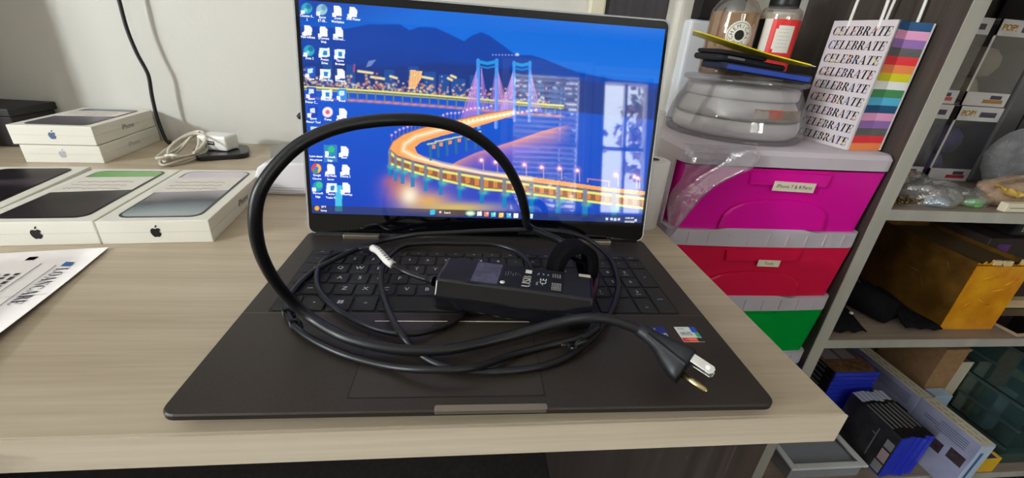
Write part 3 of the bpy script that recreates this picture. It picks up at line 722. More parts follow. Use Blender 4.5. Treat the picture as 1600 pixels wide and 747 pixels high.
    def globe(x, y, c1=(40, 170, 200), c2=(20, 100, 150)):
        disc(x, y, 8.5, c1); disc(x+3, y-3, 4.2, c2, .8); disc(x-2, y+3, 3, (160, 230, 230), .6); mixc(rect(x-9, x-3, y+3, y+9), (250, 252, 254))
    def win(x, y):
        mixc(rect(x-8, x+8, y-6, y+8), (232, 246, 252)); mixc(rect(x-2, x+4, y-2, y+5), (30, 130, 200)); mixc(rect(x-9, x-4, y+3, y+9), (252, 252, 254))
    def tile(x, y, c):
        mixc(rect(x-7, x+8, y-8, y+8), c); mixc(rect(x-4, x+4, y-5, y+2), (210, 235, 250)); mixc(rect(x-8, x-2, y+3, y+9), (250, 250, 254))
    globe(479.5, 14); globe(503, 16, (150, 200, 215), (90, 150, 180)); doc(527, 18); doc(551, 20)
    doc(480.5, 48); doc(505, 50); doc(529, 51)
    globe(483, 80); win(507, 82); win(531, 84)
    tile(485, 113, (20, 90, 200)); win(508.5, 115); doc(532, 116)
    tile(486.5, 145, (30, 70, 190)); win(511, 147); tile(534, 148, (40, 150, 230))
    tile(488.5, 175, (30, 60, 180)); disc(512, 176, 8, (248, 236, 244)); disc(512, 176, 3.4, (226, 90, 130)); doc(535, 178)
    mixc(poly([(485, 198), (497, 199), (495, 211), (487, 211)]), (200, 226, 244)); disc(491, 205, 3, (80, 150, 220), .8); doc(513.5, 206)
    mixc(rect(506, 527, 227, 254), (70, 150, 190), 0.6); disc(516, 236, 7.5, (20, 150, 190)); disc(518, 234, 5, (60, 200, 120), .8); mixc(rect(508, 514, 237, 244), (250, 252, 254)); doc(537.5, 237)
    disc(494.5, 264, 7.8, (230, 70, 50)); mixc(np.clip(7.8-np.hypot(X-494.5, Y-264), 0, 1)*(X > 495), (250, 200, 50)); mixc(np.clip(7.8-np.hypot(X-494.5, Y-264), 0, 1)*(Y > 266)*(X < 497), (50, 160, 80)); disc(494.5, 264, 3.4, (60, 120, 230))
    doc(516.5, 265); doc(539.5, 266)
    disc(496.5, 292, 7.8, (20, 150, 200)); disc(499, 289.5, 5, (70, 210, 130), .8); mixc(rect(488, 494, 294, 300), (250, 252, 254)); win(518.5, 293); doc(540.5, 294)
    return uu, vv, np.clip(img, 0, 1.6)
uu, vv, img = paint_screen()
me = bpy.data.meshes.new('display')
idx = np.arange(NXg*NYg).reshape(NYg, NXg)
quads = np.stack([idx[:-1, :-1], idx[:-1, 1:], idx[1:, 1:], idx[1:, :-1]], -1).reshape(-1, 4)
co = np.stack([uu.ravel(), vv.ravel(), np.full(uu.size, 0.00015)], -1)
me.vertices.add(len(co)); me.vertices.foreach_set('co', co.ravel())
me.loops.add(quads.size); me.loops.foreach_set('vertex_index', quads.ravel().astype(np.int32))
me.polygons.add(len(quads)); me.polygons.foreach_set('loop_start', np.arange(0, quads.size, 4, dtype=np.int32))
me.update(calc_edges=True)
ca = me.color_attributes.new('picture', 'FLOAT_COLOR', 'POINT')
ca.data.foreach_set('color', np.concatenate([img, np.ones((len(img), 1))], 1).astype(np.float32).ravel())
ms = bpy.data.materials.new('lit_display'); ms.use_nodes = True
sn = ms.node_tree.nodes; sl = ms.node_tree.links; sb = sn['Principled BSDF']
at = sn.new('ShaderNodeAttribute'); at.attribute_name = 'picture'
sb.inputs['Base Color'].default_value = (0.004, 0.004, 0.005, 1); sb.inputs['Roughness'].default_value = 0.03; sb.inputs['IOR'].default_value = 1.52
sl.new(at.outputs['Color'], sb.inputs['Emission Color']); sb.inputs['Emission Strength'].default_value = 0.95
me.materials.append(ms)
disp = bpy.data.objects.new('display', me); C.objects.link(disp); disp.parent = lid_o
disp['label'] = 'lit display showing a curving bridge over blue water at night'
lt = MB()
def slabel(x, y, s, size=5.0):
    for k, ln in enumerate(s.split('|')):
        u, v = uv_of(x, y+k*size*1.12)
        put_text(lt, ln, size/1480*0.98, Matrix.Translation((u, v, 0.0003)), sx=0.85)
for x, y, s in [(480, 26, 'Counter-S...|2'), (504, 28, 'Epson|ET-28...'), (528, 29.5, 'Zoom|Workplace'), (552.5, 31, 'Disk Master'),
                (481.5, 59, 'Halo Infinite'), (506, 61, 'uTorrent|Web'), (530, 62, 'IsoSfreeS...'), (484, 92, 'Dota 2'), (507.5, 94, 'Proton|Drive'), (531.5, 95.5, 'Opera|Browser'),
                (486, 124, 'Epson'), (509.5, 126, 'Proton Pass'), (532, 127, 'Notepad'), (487, 155, 'Epson|Printer C...'), (511.5, 157, 'ProtonMail'), (534.5, 158.5, 'Word'),
                (490, 186, 'Epson|Photo+ Tool'), (512.5, 187.5, 'iTunes'), (536, 189, 'Sticky Notes'), (491, 215, 'Recycle'), (494, 245, 'Learn about|this picture'),
                (516, 246, 'Microsoft|Edge'), (538, 247, 'Excel'), (495.5, 274.5, 'Google|Chrome'), (517, 275.5, 'Plex Media|Server'), (540, 276.5, 'Destiny 2'),
                (497, 302.5, 'Microsoft|Edge'), (518, 304, 'Active|Trader P...'), (542, 304.5, 'WhatsApp'), (506, 324, '59°F|Sunny'), (699, 333, 'Search'), (983, 341.5, '12:40 AM|10/27/2025')]:
    slabel(x, y, s)
lt.build('icon_caption', mat('caption_white', (250, 250, 250), 0.5, emit=(240, 244, 250), estr=0.85), lid_o, world=False)['kind'] = 'stuff'

# ================================================================== power adapter with its cords
m_rubber = mat('cord_rubber', (22, 22, 25), 0.38, spec=0.5)
m_brick = mat('adapter_gloss', (20, 20, 24), 0.12, coat=0.25, bump=(700, 0.04, 0.0004))
m_matte = mat('adapter_matte', (36, 36, 43), 0.6, spec=0.25)
BC, BA = (0.0255, 0.1105), math.radians(-13.5)
ad = thing('power_adapter', 'black power adapter brick with coiled cords and plug lying across the keyboard', 'power adapter', (BC[0], BC[1], 0.0178))
MBR = Matrix.Translation((BC[0], BC[1], 0)) @ Matrix.Rotation(BA, 4, 'Z')
bl, bw = 0.065, 0.0250
prof = [(-bw, 0.026), (-bw+0.004, 0.0205), (bw-0.004, 0.0205), (bw, 0.026), (bw, 0.0425), (bw-0.0065, 0.050), (-bw+0.0062, 0.050), (-bw, 0.0365)]
brick = MB().loft([[(sx, y, z) for y, z in prof] for sx in (-bl, bl)], True, MBR).build('brick', m_brick, ad, bevel=0.0022, seg=3, angle=20)
MB().box(-bl+0.003, bl-0.003, -bw+0.0070, bw-0.0070, 0.0496, 0.05018, MBR).build('matte_top', m_matte, brick)
MB().box(-0.036, -0.014, -bw+0.0085, bw-0.0085, 0.0499, 0.0504, MBR).build('grey_patch', mat('adapter_label_grey', (92, 92, 112), 0.65, noise=(260, (76, 76, 96)), spec=0.25), brick)
pl = MB(); pl.cur = 0; pl.box(-0.0125, 0.040, -bw+0.0085, bw-0.0085, 0.0499, 0.0504, MBR); pl.cur = 1
def on_brick(x, y, r=90): return MBR @ Matrix.Translation((x, y, 0.05055)) @ Matrix.Rotation(math.radians(r), 4, 'Z')
put_text(pl, 'USB', 0.0105, on_brick(0.0100, -0.0065), bold=0.0006)
put_text(pl, 'CE', 0.0080, on_brick(0.0235, -0.003))
for k in range(7): put_text(pl, ['- -- --- -', '-- - ---- --', '--- -- -', '-- ----', '- -- ---', '-- -', '---'][k], 0.0021, on_brick(-0.0095+k*0.0021, 0.002+0.001*(k % 3)))
for k in range(5): put_text(pl, ['=-', '-=', '=', '==-', '-=-'][k], 0.0040, on_brick(0.0185+(k % 3)*0.0042, 0.0085-(k//3)*0.016))
for k in range(6): put_text(pl, '=-==-=-==', 0.0026, on_brick(0.031+k*0.0014, -0.009))
for k in range(4): put_text(pl, '-==-=', 0.0028, on_brick(0.031+k*0.002, 0.0085))
pl.box(0.007, 0.0125, 0.0075, 0.013, 0.0504, 0.0506, MBR)
pl.build('printed_label', [mat('adapter_label_dark', (26, 26, 31), 0.6, spec=0.25), mat('print_white', (225, 220, 205), 0.6)], brick)
MB().lathe([(0.0008, 0), (0.0022, 0.0001), (0.0022, 0.0004), (0.0008, 0.0005)], (0, 0, 0), 14, MBR @ Matrix.Translation((-0.0098, -0.0125, 0.0503))).build('print_dot', mat('print_white'), brick)
MB().box(bl-0.012, bl-0.002, bw-0.011, bw-0.007, 0.0500, 0.0506, MBR).build('worn_corner', mat('worn_plastic', (190, 182, 166), 0.7), brick)
AC = [(0.1145, 0.0479, 0.041), (0.0954, 0.0566, 0.044), (0.0763, 0.0599, 0.044), (0.0532, 0.0643, 0.036), (0.014, 0.0615, 0.025), (-0.0293, 0.0505, 0.023), (-0.0661, 0.0511, 0.023), (-0.1045, 0.0628, 0.025), (-0.1376, 0.0837, 0.03), (-0.1501, 0.0768, 0.0584), (-0.1474, 0.0562, 0.0931), (-0.143, 0.0462, 0.1202), (-0.1381, 0.0472, 0.1401), (-0.1288, 0.0532, 0.1551), (-0.1141, 0.0622, 0.1686), (-0.0919, 0.0714, 0.1776), (-0.0628, 0.0804, 0.181), (-0.0356, 0.0913, 0.1784), (-0.0132, 0.1027, 0.1686), (0.0084, 0.1161, 0.1486), (0.0252, 0.1339, 0.1202), (0.0349, 0.1507, 0.0926), (0.0473, 0.2087, 0.055), (0.0632, 0.2118, 0.045), (0.086, 0.2051, 0.038), (0.1024, 0.1836, 0.034), (0.1069, 0.1513, 0.032), (0.0991, 0.1221, 0.034), (0.0880, 0.1000, 0.034)]
DC = [(-0.0440, 0.1262, 0.035), (-0.0584, 0.1367, 0.033), (-0.0726, 0.1468, 0.033), (-0.0873, 0.1543, 0.038), (-0.1035, 0.1797, 0.038), (-0.121, 0.2016, 0.028), (-0.1435, 0.2058, 0.021), (-0.1568, 0.186, 0.021), (-0.1538, 0.1563, 0.021), (-0.1404, 0.1262, 0.021), (-0.1134, 0.0969, 0.0205), (-0.082, 0.0767, 0.0205), (-0.0547, 0.0719, 0.021), (-0.0307, 0.0851, 0.0195), (-0.0124, 0.1061, 0.0195), (0.0206, 0.137, 0.0195), (0.0498, 0.1734, 0.0195), (0.0418, 0.2094, 0.021), (0.0174, 0.2290, 0.021), (-0.0188, 0.2310, 0.021), (-0.0616, 0.2300, 0.021), (-0.0853, 0.2199, 0.021), (-0.0951, 0.1799, 0.026), (-0.095, 0.1506, 0.023), (-0.0873, 0.1216, 0.021), (-0.0734, 0.0824, 0.026), (-0.0617, 0.0603, 0.026), (-0.0501, 0.0501, 0.0195), (-0.031, 0.0364, 0.0195), (-0.0063, 0.0307, 0.0195), (0.0257, 0.0326, 0.0195), (0.0504, 0.04, 0.0195), (0.0703, 0.0527, 0.0205), (0.0949, 0.0768, 0.022), (0.1205, 0.1179, 0.021), (0.1357, 0.1581, 0.021), (0.1407, 0.2066, 0.021), (0.1191, 0.236, 0.0295), (0.079, 0.236, 0.0375), (0.0204, 0.236, 0.036), (-0.0367, 0.236, 0.0315), (-0.0733, 0.236, 0.0283), (-0.1076, 0.2350, 0.0205), (-0.1338, 0.1941, 0.0265), (-0.1598, 0.1662, 0.0205), (-0.1659, 0.1263, 0.0205), (-0.1565, 0.0958, 0.0195), (-0.1381, 0.0738, 0.0195), (-0.1069, 0.0524, 0.0195), (-0.0731, 0.0385, 0.0195), (-0.0413, 0.0274, 0.025), (-0.011, 0.0287, 0.0255), (0.0179, 0.0475, 0.0195), (0.049, 0.0587, 0.0195), (0.0745, 0.0615, 0.0245), (0.0895, 0.0703, 0.027)]
acp = smooth_path(AC, 8)
MB().tube(acp, 0.0040, 14).build('mains_cord', m_rubber, ad)
dcp = smooth_path(DC, 7)
dcord = MB().tube(dcp, 0.0026, 10).build('thin_cord', m_rubber, ad)
MB().tube(dcp[0:5], [0.0046, 0.0042, 0.0036, 0.0031, 0.0026], 10).build('strain_relief', m_rubber, ad)
lb = MB(); seg_ = dcp[19:31]
lb.cur = 0; lb.tube(seg_, 0.0037, 12)
o_ = lb.build('wrapped_tag', mat('tag_white', (214, 210, 204), 0.6), dcord); o_['label'] = 'white paper tag wrapped round the thin cord'
tx = MB()
for k in range(2, len(seg_)-2):
    q = seg_[k]; tg = (seg_[k+1]-seg_[k-1]).normalized(); nrm = Vector((0.25, -0.5, 0.8)); nrm = (nrm-tg*nrm.dot(tg)).normalized(); sd = nrm.cross(tg)
    M = frame(q+nrm*0.0039, tg, sd, nrm)
    tx.box(-0.0010, 0.0004, -0.0016, 0.0012, 0, 0.0001, M)
tx.build('tag_print', mat('tag_print_grey', (110, 106, 100), 0.7), dcord)
# fabric strap: an upright flat loop behind the brick
def strip(center_pts, width_vec, th, mbx):
    P = [Vector(q) for q in center_pts]; w = Vector(width_vec)/2; rings = []
    for i, q in enumerate(P):
        t = (P[min(i+1, len(P)-1)]-P[max(i-1, 0)]).normalized(); n = t.cross(w).normalized()*th/2
        rings.append([tuple(q-w-n), tuple(q+w-n), tuple(q+w+n), tuple(q-w+n)])
    return mbx.loft(rings, True, smooth=False)
SC = Vector((0.0815, 0.138, 0.044))
arch = [(-0.0165, -0.018), (-0.0175, -0.006), (-0.0165, 0.006), (-0.0120, 0.0165), (-0.0045, 0.0215), (0.0045, 0.0215), (0.0125, 0.0160), (0.0165, 0.006), (0.0170, -0.006), (0.0150, -0.018)]
ap = smooth_path([SC+Vector((x, 0.003*x/0.017, z)) for x, z in arch], 4)
strip(ap, (0.004, -0.022, 0.003), 0.0085, MB()).build('fabric_strap', mat('hook_loop_fabric', (13, 13, 16), 0.95, spec=0.12, bump=(900, 0.8, 0.001)), ad, bevel=0.0015)
inn = smooth_path([SC+Vector((x, 0.006, z)) for x, z in [(0.0015, 0.006), (0.008, 0.004), (0.011, -0.004), (0.014, -0.012), (0.018, -0.02)]], 4)
strip(inn, (0.004, -0.016, 0.003), 0.003, MB()).build('strap_end', mat('hook_loop_fabric'), ad)
# twist ties on the coil
tie = MB()
for k in range(7):
    a = random.uniform(0, 6.28); d_ = Vector((math.cos(a), math.sin(a)*0.5, 0.3*math.sin(a*2)+0.15))*0.010
    c0 = Vector((0.066, 0.052, 0.0225)); tie.tube(smooth_path([c0-d_*0.3, c0+d_*0.5+Vector((0, 0, 0.002)), c0+d_*1.1], 3), 0.0014, 6)
tie.build('twist_tie', m_rubber, ad)
tie2 = MB()
for q in (24+7*19, 24+7*19+6): pass
for c0 in (Vector((-0.1585, 0.100, 0.0195)), Vector((-0.1480, 0.0855, 0.0195))):
    for a in (0.3, 1.4): tie2.tube([c0+Vector((0.0042*math.cos(t+a), 0.0042*math.sin(t+a)*0.5, 0.0036*math.sin(t))) for t in np.linspace(0, 6.28, 12)], 0.0011, 6)
tie2.build('twist_tie', m_rubber, ad)
# plug: axis a points out of the prongs, s spreads the blades, w is the blade width direction
P0 = Vector((0.1145, 0.0479, 0.041)); a_ = Vector((0.0205, -0.0245, -0.0042)).normalized()
toc = (Vector(camera.location)-P0).normalized(); s_ = (toc-a_*toc.dot(a_)).normalized(); s_ = (s_+Vector((0, 0, 0.25))).normalized(); s_ = (s_-a_*s_.dot(a_)).normalized(); w_ = a_.cross(s_).normalized()
if w_.x > 0: w_ = -w_
pm = MB(); rings = []
for t, wl0, wl1, ss, e in [(-0.004, 0.0048, 0.0048, 0.0048, 2.0), (0.0, 0.0058, 0.0058, 0.0058, 2.0), (0.009, 0.0060, 0.0062, 0.0062, 2.2), (0.016, 0.0068, 0.0088, 0.0075, 2.6), (0.024, 0.0080, 0.0135, 0.0088, 3.2), (0.032, 0.0090, 0.0165, 0.0098, 4.0), (0.0375, 0.0093, 0.0172, 0.0102, 5.0), (0.0385, 0.0086, 0.0165, 0.0094, 5.0)]:
    r_ = []
    for k in range(24):
        an = 2*PI*k/24; c_, sn_ = math.cos(an), math.sin(an)
        cw_ = math.copysign(abs(c_)**(2/e), c_); cs_ = math.copysign(abs(sn_)**(2/e), sn_)
        r_.append(tuple(P0+a_*t+w_*(cw_*(wl1 if cw_ > 0 else wl0))+s_*(cs_*ss)))
    rings.append(r_)
plug = pm.loft(rings, True, smooth=True).build('plug', mat('plug_vinyl', (24, 25, 29), 0.45, bump=(900, 0.1, 0.0004)), ad)
rg = MB(); rg.loft([[tuple(P0+a_*t+w_*(x)+s_*(z)) for x, z in ((-0.001+0.003*k_, 0.0070+0.0028*k_), (0.0010+0.003*k_, 0.0085+0.0028*k_), (0.003+0.003*k_, 0.0070+0.0028*k_))] for t, k_ in ((0.006, 0.0), (0.030, 0.75), (0.0378, 1.0))], True)
rg.build('ridge', mat('plug_vinyl'), plug)
m_nickel = mat('nickel', (206, 204, 200), 0.22, 1.0); m_brass = mat('brass_pin', (196, 178, 132), 0.25, 1.0)
F0 = P0+a_*0.0385
for sgn in (1, -1):
    Mb = frame(F0-w_*0.003+s_*(0.0060*sgn), a_, w_, a_.cross(w_))
    out = [(0, -0.0031), (0.0145, -0.0031), (0.0160, -0.0016), (0.0160, 0.0016), (0.0145, 0.0031), (0, 0.0031)]
    b_ = MB().prism(out, -0.0008, 0.0008, Mb).build('blade', m_nickel, plug, bevel=0.0003)
    MB().lathe([(0.0016, -0.0009), (0.0016, 0.0009)], (0.0115, 0, 0), 12, Mb).build('blade_hole', mat('hole_dark', (235, 235, 232), 0.3, 0.6), b_)
MB().tube([tuple(F0+w_*0.0098+a_*t) for t in (0, 0.010, 0.0165, 0.0182, 0.0190)], [0.0024, 0.0024, 0.0024, 0.0018, 0.0008], 12).build('ground_pin', m_brass, plug)

# ================================================================== phone boxes
m_box = mat('box_card', (226, 222, 210), 0.55); m_fruit_k = mat('mark_black', (18, 18, 22), 0.4); m_fruit_b = mat('mark_blue', (84, 102, 140), 0.35); m_fruit_g = mat('mark_grey', (176, 176, 182), 0.4)
m_note = mat('note_paper', (222, 214, 204), 0.7); m_pen = mat('pen_grey', (120, 112, 108), 0.7)
def wall_colour_mat(name, stops):
    """soft printed picture: a colour ramp across the phone print"""
    if name in MATS: return MATS[name]
    m = bpy.data.materials.new(name); m.use_nodes = True; n = m.node_tree.nodes; l = m.node_tree.links; b = n['Principled BSDF']
    tc = n.new('ShaderNodeTexCoord'); mp = n.new('ShaderNodeMapping'); tn = n.new('ShaderNodeTexNoise'); sp = n.new('ShaderNodeSeparateXYZ'); ad_ = n.new('ShaderNodeMath'); ad_.operation = 'MULTIPLY_ADD'; ad_.inputs[1].default_value = 0.5
    tn.inputs['Scale'].default_value = 9; tn.inputs['Detail'].default_value = 1
    l.new(tc.outputs['Object'], mp.inputs[0]); l.new(mp.outputs[0], sp.inputs[0]); l.new(tc.outputs['Object'], tn.inputs[0])
    mr = n.new('ShaderNodeMapRange'); mr.inputs[1].default_value = 0.01; mr.inputs[2].default_value = 0.18
    l.new(sp.outputs['Y'], mr.inputs[0]); l.new(tn.outputs[0], ad_.inputs[0]); l.new(mr.outputs[0], ad_.inputs[2])
    cr = n.new('ShaderNodeValToRGB'); e = cr.color_ramp.elements
    while len(e) < len(stops): e.new(0.5)
    for i, (p_, c_) in enumerate(stops): e[i].position = p_; e[i].color = S(*c_)
    l.new(ad_.outputs[0], cr.inputs[0]); l.new(cr.outputs[0], b.inputs['Base Color']); b.inputs['Roughness'].default_value = 0.25
    MATS[name] = m; return m
def phone_box(fr, ang, w, d, hgt, z, label, pic, mark, note=True, side='iPhone', word_col=None, skew=None):
    """fr: front right bottom corner; the box runs back along +y turned by ang"""
    t = thing('phone_box', label, 'box', (fr[0], fr[1], z), math.radians(ang), 'white phone boxes on the desk')
    body = MB().box(-w, 0, 0, d, 0, hgt).build('carton', m_box, t, world=False, bevel=0.0008)
    MB().box(-w-0.0001, 0.0001, -0.0001, d+0.0001, hgt*0.50, hgt*0.505).build('lid_seam', mat('seam_shadow', (150, 146, 136), 0.8), body, world=False)
    pc = MB().prism(rrect(-w+0.012, -0.012, 0.010, d-0.010, 0.012, 5), hgt, hgt+0.0004)
    rim = pc.build('phone_picture_rim', mat('print_rim_black', (28, 26, 30), 0.3), t, world=False)
    MB().prism(rrect(-w+0.0145, -0.0145, 0.0125, d-0.0125, 0.0105, 5), hgt+0.0003, hgt+0.0006).build('phone_picture', pic, rim, world=False)
    if note:
        nn_ = MB(); y0, y1 = d*0.47, d*0.80
        nn_.loft([[(-w+0.010, y0, hgt+0.0006), (-0.0145, y0+0.010, hgt+0.0006), (-0.0145, y1, hgt+0.0006), (-w+0.010, y1-0.004, hgt+0.0006)],
                  [(-w+0.010, y0, hgt+0.0010), (-0.0145, y0+0.010, hgt+0.0010), (-0.0145, y1, hgt+0.0010), (-w+0.010, y1-0.004, hgt+0.0010)]], True)
        no = nn_.build('note', m_note, t, world=False)
        wr = MB(); rng = random.Random(int(fr[0]*1000)+int(z*1e4))
        for k in range(3):
            yy = y0+0.014+k*0.013; x = -w+0.018; pts = []
            while x < -0.028:
                pts.append((x, yy+rng.uniform(-0.0022, 0.0022), hgt+0.00115)); x += rng.uniform(0.0014, 0.003)
            wr.tube(pts, 0.00025, 4)
        wr.build('handwriting', m_pen, no, world=False)
    mk = MB(); fruit(mk, 0.0135, frame((-w/2, -0.0003, hgt/2), (1, 0, 0), (0, 0, 1), (0, -1, 0)))
    mk.build('fruit_mark', mark, body, world=False)
    sd = MB(); put_text(sd, side, 0.0125, frame((0.0003, d*0.52, hgt*0.5), (0, 1, 0), (0, 0, 1), (1, 0, 0)))
    sd.build('side_lettering', word_col or mat('letter_grey', (70, 68, 68), 0.5), body, world=False)
    return t
pic_r = wall_colour_mat('picture_pale_dark', [(0.26, (150, 160, 162)), (0.46, (86, 100, 112)), (0.56, (20, 24, 32)), (0.98, (204, 192, 204))])
pic_m = wall_colour_mat('picture_green_dark', [(0.30, (52, 46, 50)), (0.80, (36, 36, 36)), (0.98, (96, 160, 70)), (1.0, (110, 170, 90))])
pic_l = wall_colour_mat('picture_black_violet', [(0.35, (26, 22, 28)), (0.75, (34, 28, 34)), (0.88, (78, 66, 78)), (0.98, (30, 26, 34))])
pic_s = wall_colour_mat('picture_violet_red', [(0.34, (62, 54, 66)), (0.62, (66, 66, 96)), (0.85, (150, 70, 70)), (1.0, (80, 96, 120))])
phone_box((-0.302, 0.2660), 6.0, 0.107, 0.192, 0.027, 0.0, 'white phone box with pale blue phone picture, nearest the laptop', pic_r, m_fruit_k)
phone_box((-0.411, 0.2560), 6.0, 0.107, 0.192, 0.027, 0.0, 'white phone box with green phone picture, middle of the flat row', pic_m, m_fruit_k)
phone_box((-0.521, 0.2680), 9.0, 0.107, 0.180, 0.027, 0.0, 'white phone box with black phone picture, cut by the left frame edge', pic_l, m_fruit_k, note=False)
phone_box((-0.612, 0.5500), 5.0, 0.108, 0.168, 0.0285, 0.0, 'plain white phone box underneath, bottom of the two-box stack', pic_s, m_fruit_g, note=False, word_col=mat('letter_pale', (168, 164, 154), 0.6))
phone_box((-0.613, 0.5490), 5.0, 0.113, 0.168, 0.0300, 0.0295, 'white phone box with blue fruit mark and violet picture, top of the stack', pic_s, m_fruit_b)

# ================================================================== charger, lead, papers
m_wcable = mat('white_lead', (206, 198, 182), 0.45)
pad = thing('charging_pad', 'flat black charging pad beneath the white wall charger', 'charging pad', (-0.4550, 0.640, 0))
MB().loft([[(x, y, z) for x, y in rrect(-0.052, 0.036, -0.040, 0.040, 0.020, 5)] for z in (0.0, 0.009)], True, Matrix.Translation((-0.462, 0.634, 0)) @ Matrix.Rotation(math.radians(24), 4, 'Z')).build('pad_body', mat('pad_black', (30, 30, 33), 0.25), pad, bevel=0.002)
wc = thing('wall_charger', 'white USB wall charger cube resting on the black charging pad', 'charger', (-0.476, 0.640, 0.0095), math.radians(-8))
cb = MB().box(-0.027, 0.027, -0.018, 0.018, 0.0, 0.027).build('charger_body', mat('charger_white', (236, 234, 228), 0.35), wc, world=False, bevel=0.004, seg=3)
MB().box(-0.008, 0.005, -0.0185, -0.017, 0.0105, 0.0170).build('usb_port', m_fruit_k, cb, world=False)
MB().box(-0.0065, 0.0035, -0.0187, -0.0175, 0.0135, 0.0150).build('port_tongue', m_white, cb, world=False)
lead = thing('charging_lead', 'coiled white charging lead beside the wall charger', 'cable', (-0.515, 0.60, 0))
lpth = []; rng = random.Random(4)
CX, CY = -0.512, 0.592
ux, uy = Vector((0.10, 1.0, 0)).normalized(), Vector((-1.0, 0.10, 0)).normalized()
for k in range(40*5):
    a = 2*PI*k/40; i = k//40
    rx = 0.048+0.005*math.sin(i*2.1); ry = 0.019+0.006*math.sin(i*1.7+1)
    q = Vector((CX+0.004*math.sin(i*3), CY+0.003*math.cos(i*2), 0.0))+ux*(rx*math.cos(a))+uy*(ry*math.sin(a)*(1.0+0.25*math.cos(a)))
    q.z = 0.0032+0.0028*i+0.026*max(0, math.cos(a))**1.5+0.002*math.sin(a*3+i)
    lpth.append(q)
MB().tube(lpth, 0.0022, 8).build('lead', m_wcable, lead)
MB().tube([Vector((-0.520, 0.558, 0.014)), Vector((-0.510, 0.556, 0.016)), Vector((-0.500, 0.556, 0.016))], 0.0042, 10, flatten=0.7).build('connector', m_white, lead)
# second loose loop over the coil
l2 = [Vector((CX+0.012+0.024*math.cos(t), CY-0.004+0.040*math.sin(t), 0.026+0.012*math.sin(t))) for t in np.linspace(-0.6, 4.6, 40)]
MB().tube(l2, 0.0022, 8).build('loose_loop', m_wcable, lead)

# folded papers and a dark tablet edge behind the left side of the laptop
pb = MB()
pr = [(-0.315, 0.0), (-0.322, 0.012), (-0.322, 0.026), (-0.316, 0.040), (-0.305, 0.048), (-0.20, 0.052), (-0.18, 0.05), (-0.18, 0.0)]
pb.loft([[(x+0.02*(y-0.43), y, z*(1-0.5*(y-0.425))) for x, z in pr] for y in (0.425, 0.47, 0.52)], True)
pst = tag(centre_origin(pb.build('folded_paper_stack', mat('paper_lilac_white', (218, 214, 218), 0.7), bevel=0.004, seg=3), (-0.25, 0.47, 0)), 'rounded stack of folded white papers behind the laptop', 'papers')
for k in range(3): MB().box(-0.3125-0.001*k, -0.181, 0.4235, 0.519, 0.004+k*0.004, 0.0046+k*0.004).build('sheet_edge', mat('sheet_shadow', (176, 172, 176), 0.8), pst)
tab = thing('picture_tablet', 'grey flat panel with black edge leaning behind the folded papers', 'tablet', (-0.28, 0.53, 0))
A_, B_, C_ = Vector((-0.345, 0.530, 0.022)), Vector((-0.205, 0.600, 0.022)), Vector((-0.235, 0.640, 0.10))
Mt = frame((-0.345, 0.535, 0.003), (0.86, 0.35, 0.20), (-0.30, 0.80, 0.10), (-0.1, -0.2, 0.97))
MB().box(0, 0.17, 0, 0.10, 0, 0.005, Mt).build('panel', mat('panel_grey', (132, 130, 124), 0.5), tab, bevel=0.001)
MB().box(-0.003, 0.17, -0.004, 0.001, -0.001, 0.007, Mt).build('black_edge', m_rubber, tab, bevel=0.001)
clip = tag(MB().tube(smooth_path([(-0.288, 0.53, 0.094), (-0.278, 0.535, 0.098), (-0.262, 0.54, 0.088), (-0.262, 0.542, 0.062), (-0.276, 0.54, 0.040), (-0.286, 0.54, 0.030), (-0.255, 0.51, 0.0545)][:6], 4), [0.003, 0.004, 0.005, 0.006, 0.007, 0.007, 0.007, 0.006, 0.005, 0.004]+[0.004]*11, 8).build('black_strap', m_rubber), 'curled black strap poking out behind the laptop screen', 'strap')
# paper rolls behind the right side of the laptop
m_roll = mat('roll_white', (226, 222, 220), 0.6)
for (x, y, r, hh, lab) in ((0.2370, 0.352, 0.0235, 0.096, 'short white paper roll standing at the right edge of the screen'), (0.246, 0.418, 0.0240, 0.152, 'tall white paper roll standing behind the short roll')):
    rt = thing('paper_roll', lab, 'paper roll', (x, y, 0), 0, 'white paper rolls behind the laptop')
    MB().lathe([(r*0.36, 0), (r, 0), (r, hh-0.001), (r-0.001, hh), (r*0.36, hh), (r*0.36, hh-0.03)], (x, y, 0), 28, cap=False).build('paper', m_roll, rt)
    MB().lathe([(r*0.36, 0.001), (r*0.36, hh+0.0004), (r*0.28, hh+0.0004), (r*0.28, hh-0.03)], (x, y, 0), 20, cap=False).build('core', mat('core_grey', (96, 90, 84), 0.8), rt)
# letter at the left
let = thing('letter', 'white printed letter lying at the left edge of the desk', 'paper', (-0.3952, 0.2444, 0.0))
ex, ey = Vector((0.0295, -0.151, 0)).normalized(), None
ey = Vector((-ex.y, ex.x, 0))          # towards the right edge of the sheet
Lm = frame((-0.3952, 0.2444, 0.0012), ex, ey, (0, 0, 1))
lm = MB(); nxl, nyl = 12, 10
curl = lambda a, b: 0.0006+0.010*max(0, (a-0.04)/0.24)**1.6*(1.0 if b > -0.02 else 1.0)*max(0.0, 1+b/0.3)
vsl = [(0.279*i/nxl, -0.216+0.216*j/nyl, curl(0.279*i/nxl, -0.216+0.216*j/nyl)+k*0.0004) for k in (0, 1) for i in range(nxl+1) for j in range(nyl+1)]
off = (nxl+1)*(nyl+1); ix = lambda k, i, j: k*off+i*(nyl+1)+j
fsl = []
for i in range(nxl):
    for j in range(nyl):
        fsl.append((ix(1, i, j), ix(1, i+1, j), ix(1, i+1, j+1), ix(1, i, j+1))); fsl.append((ix(0, i, j), ix(0, i, j+1), ix(0, i+1, j+1), ix(0, i+1, j)))
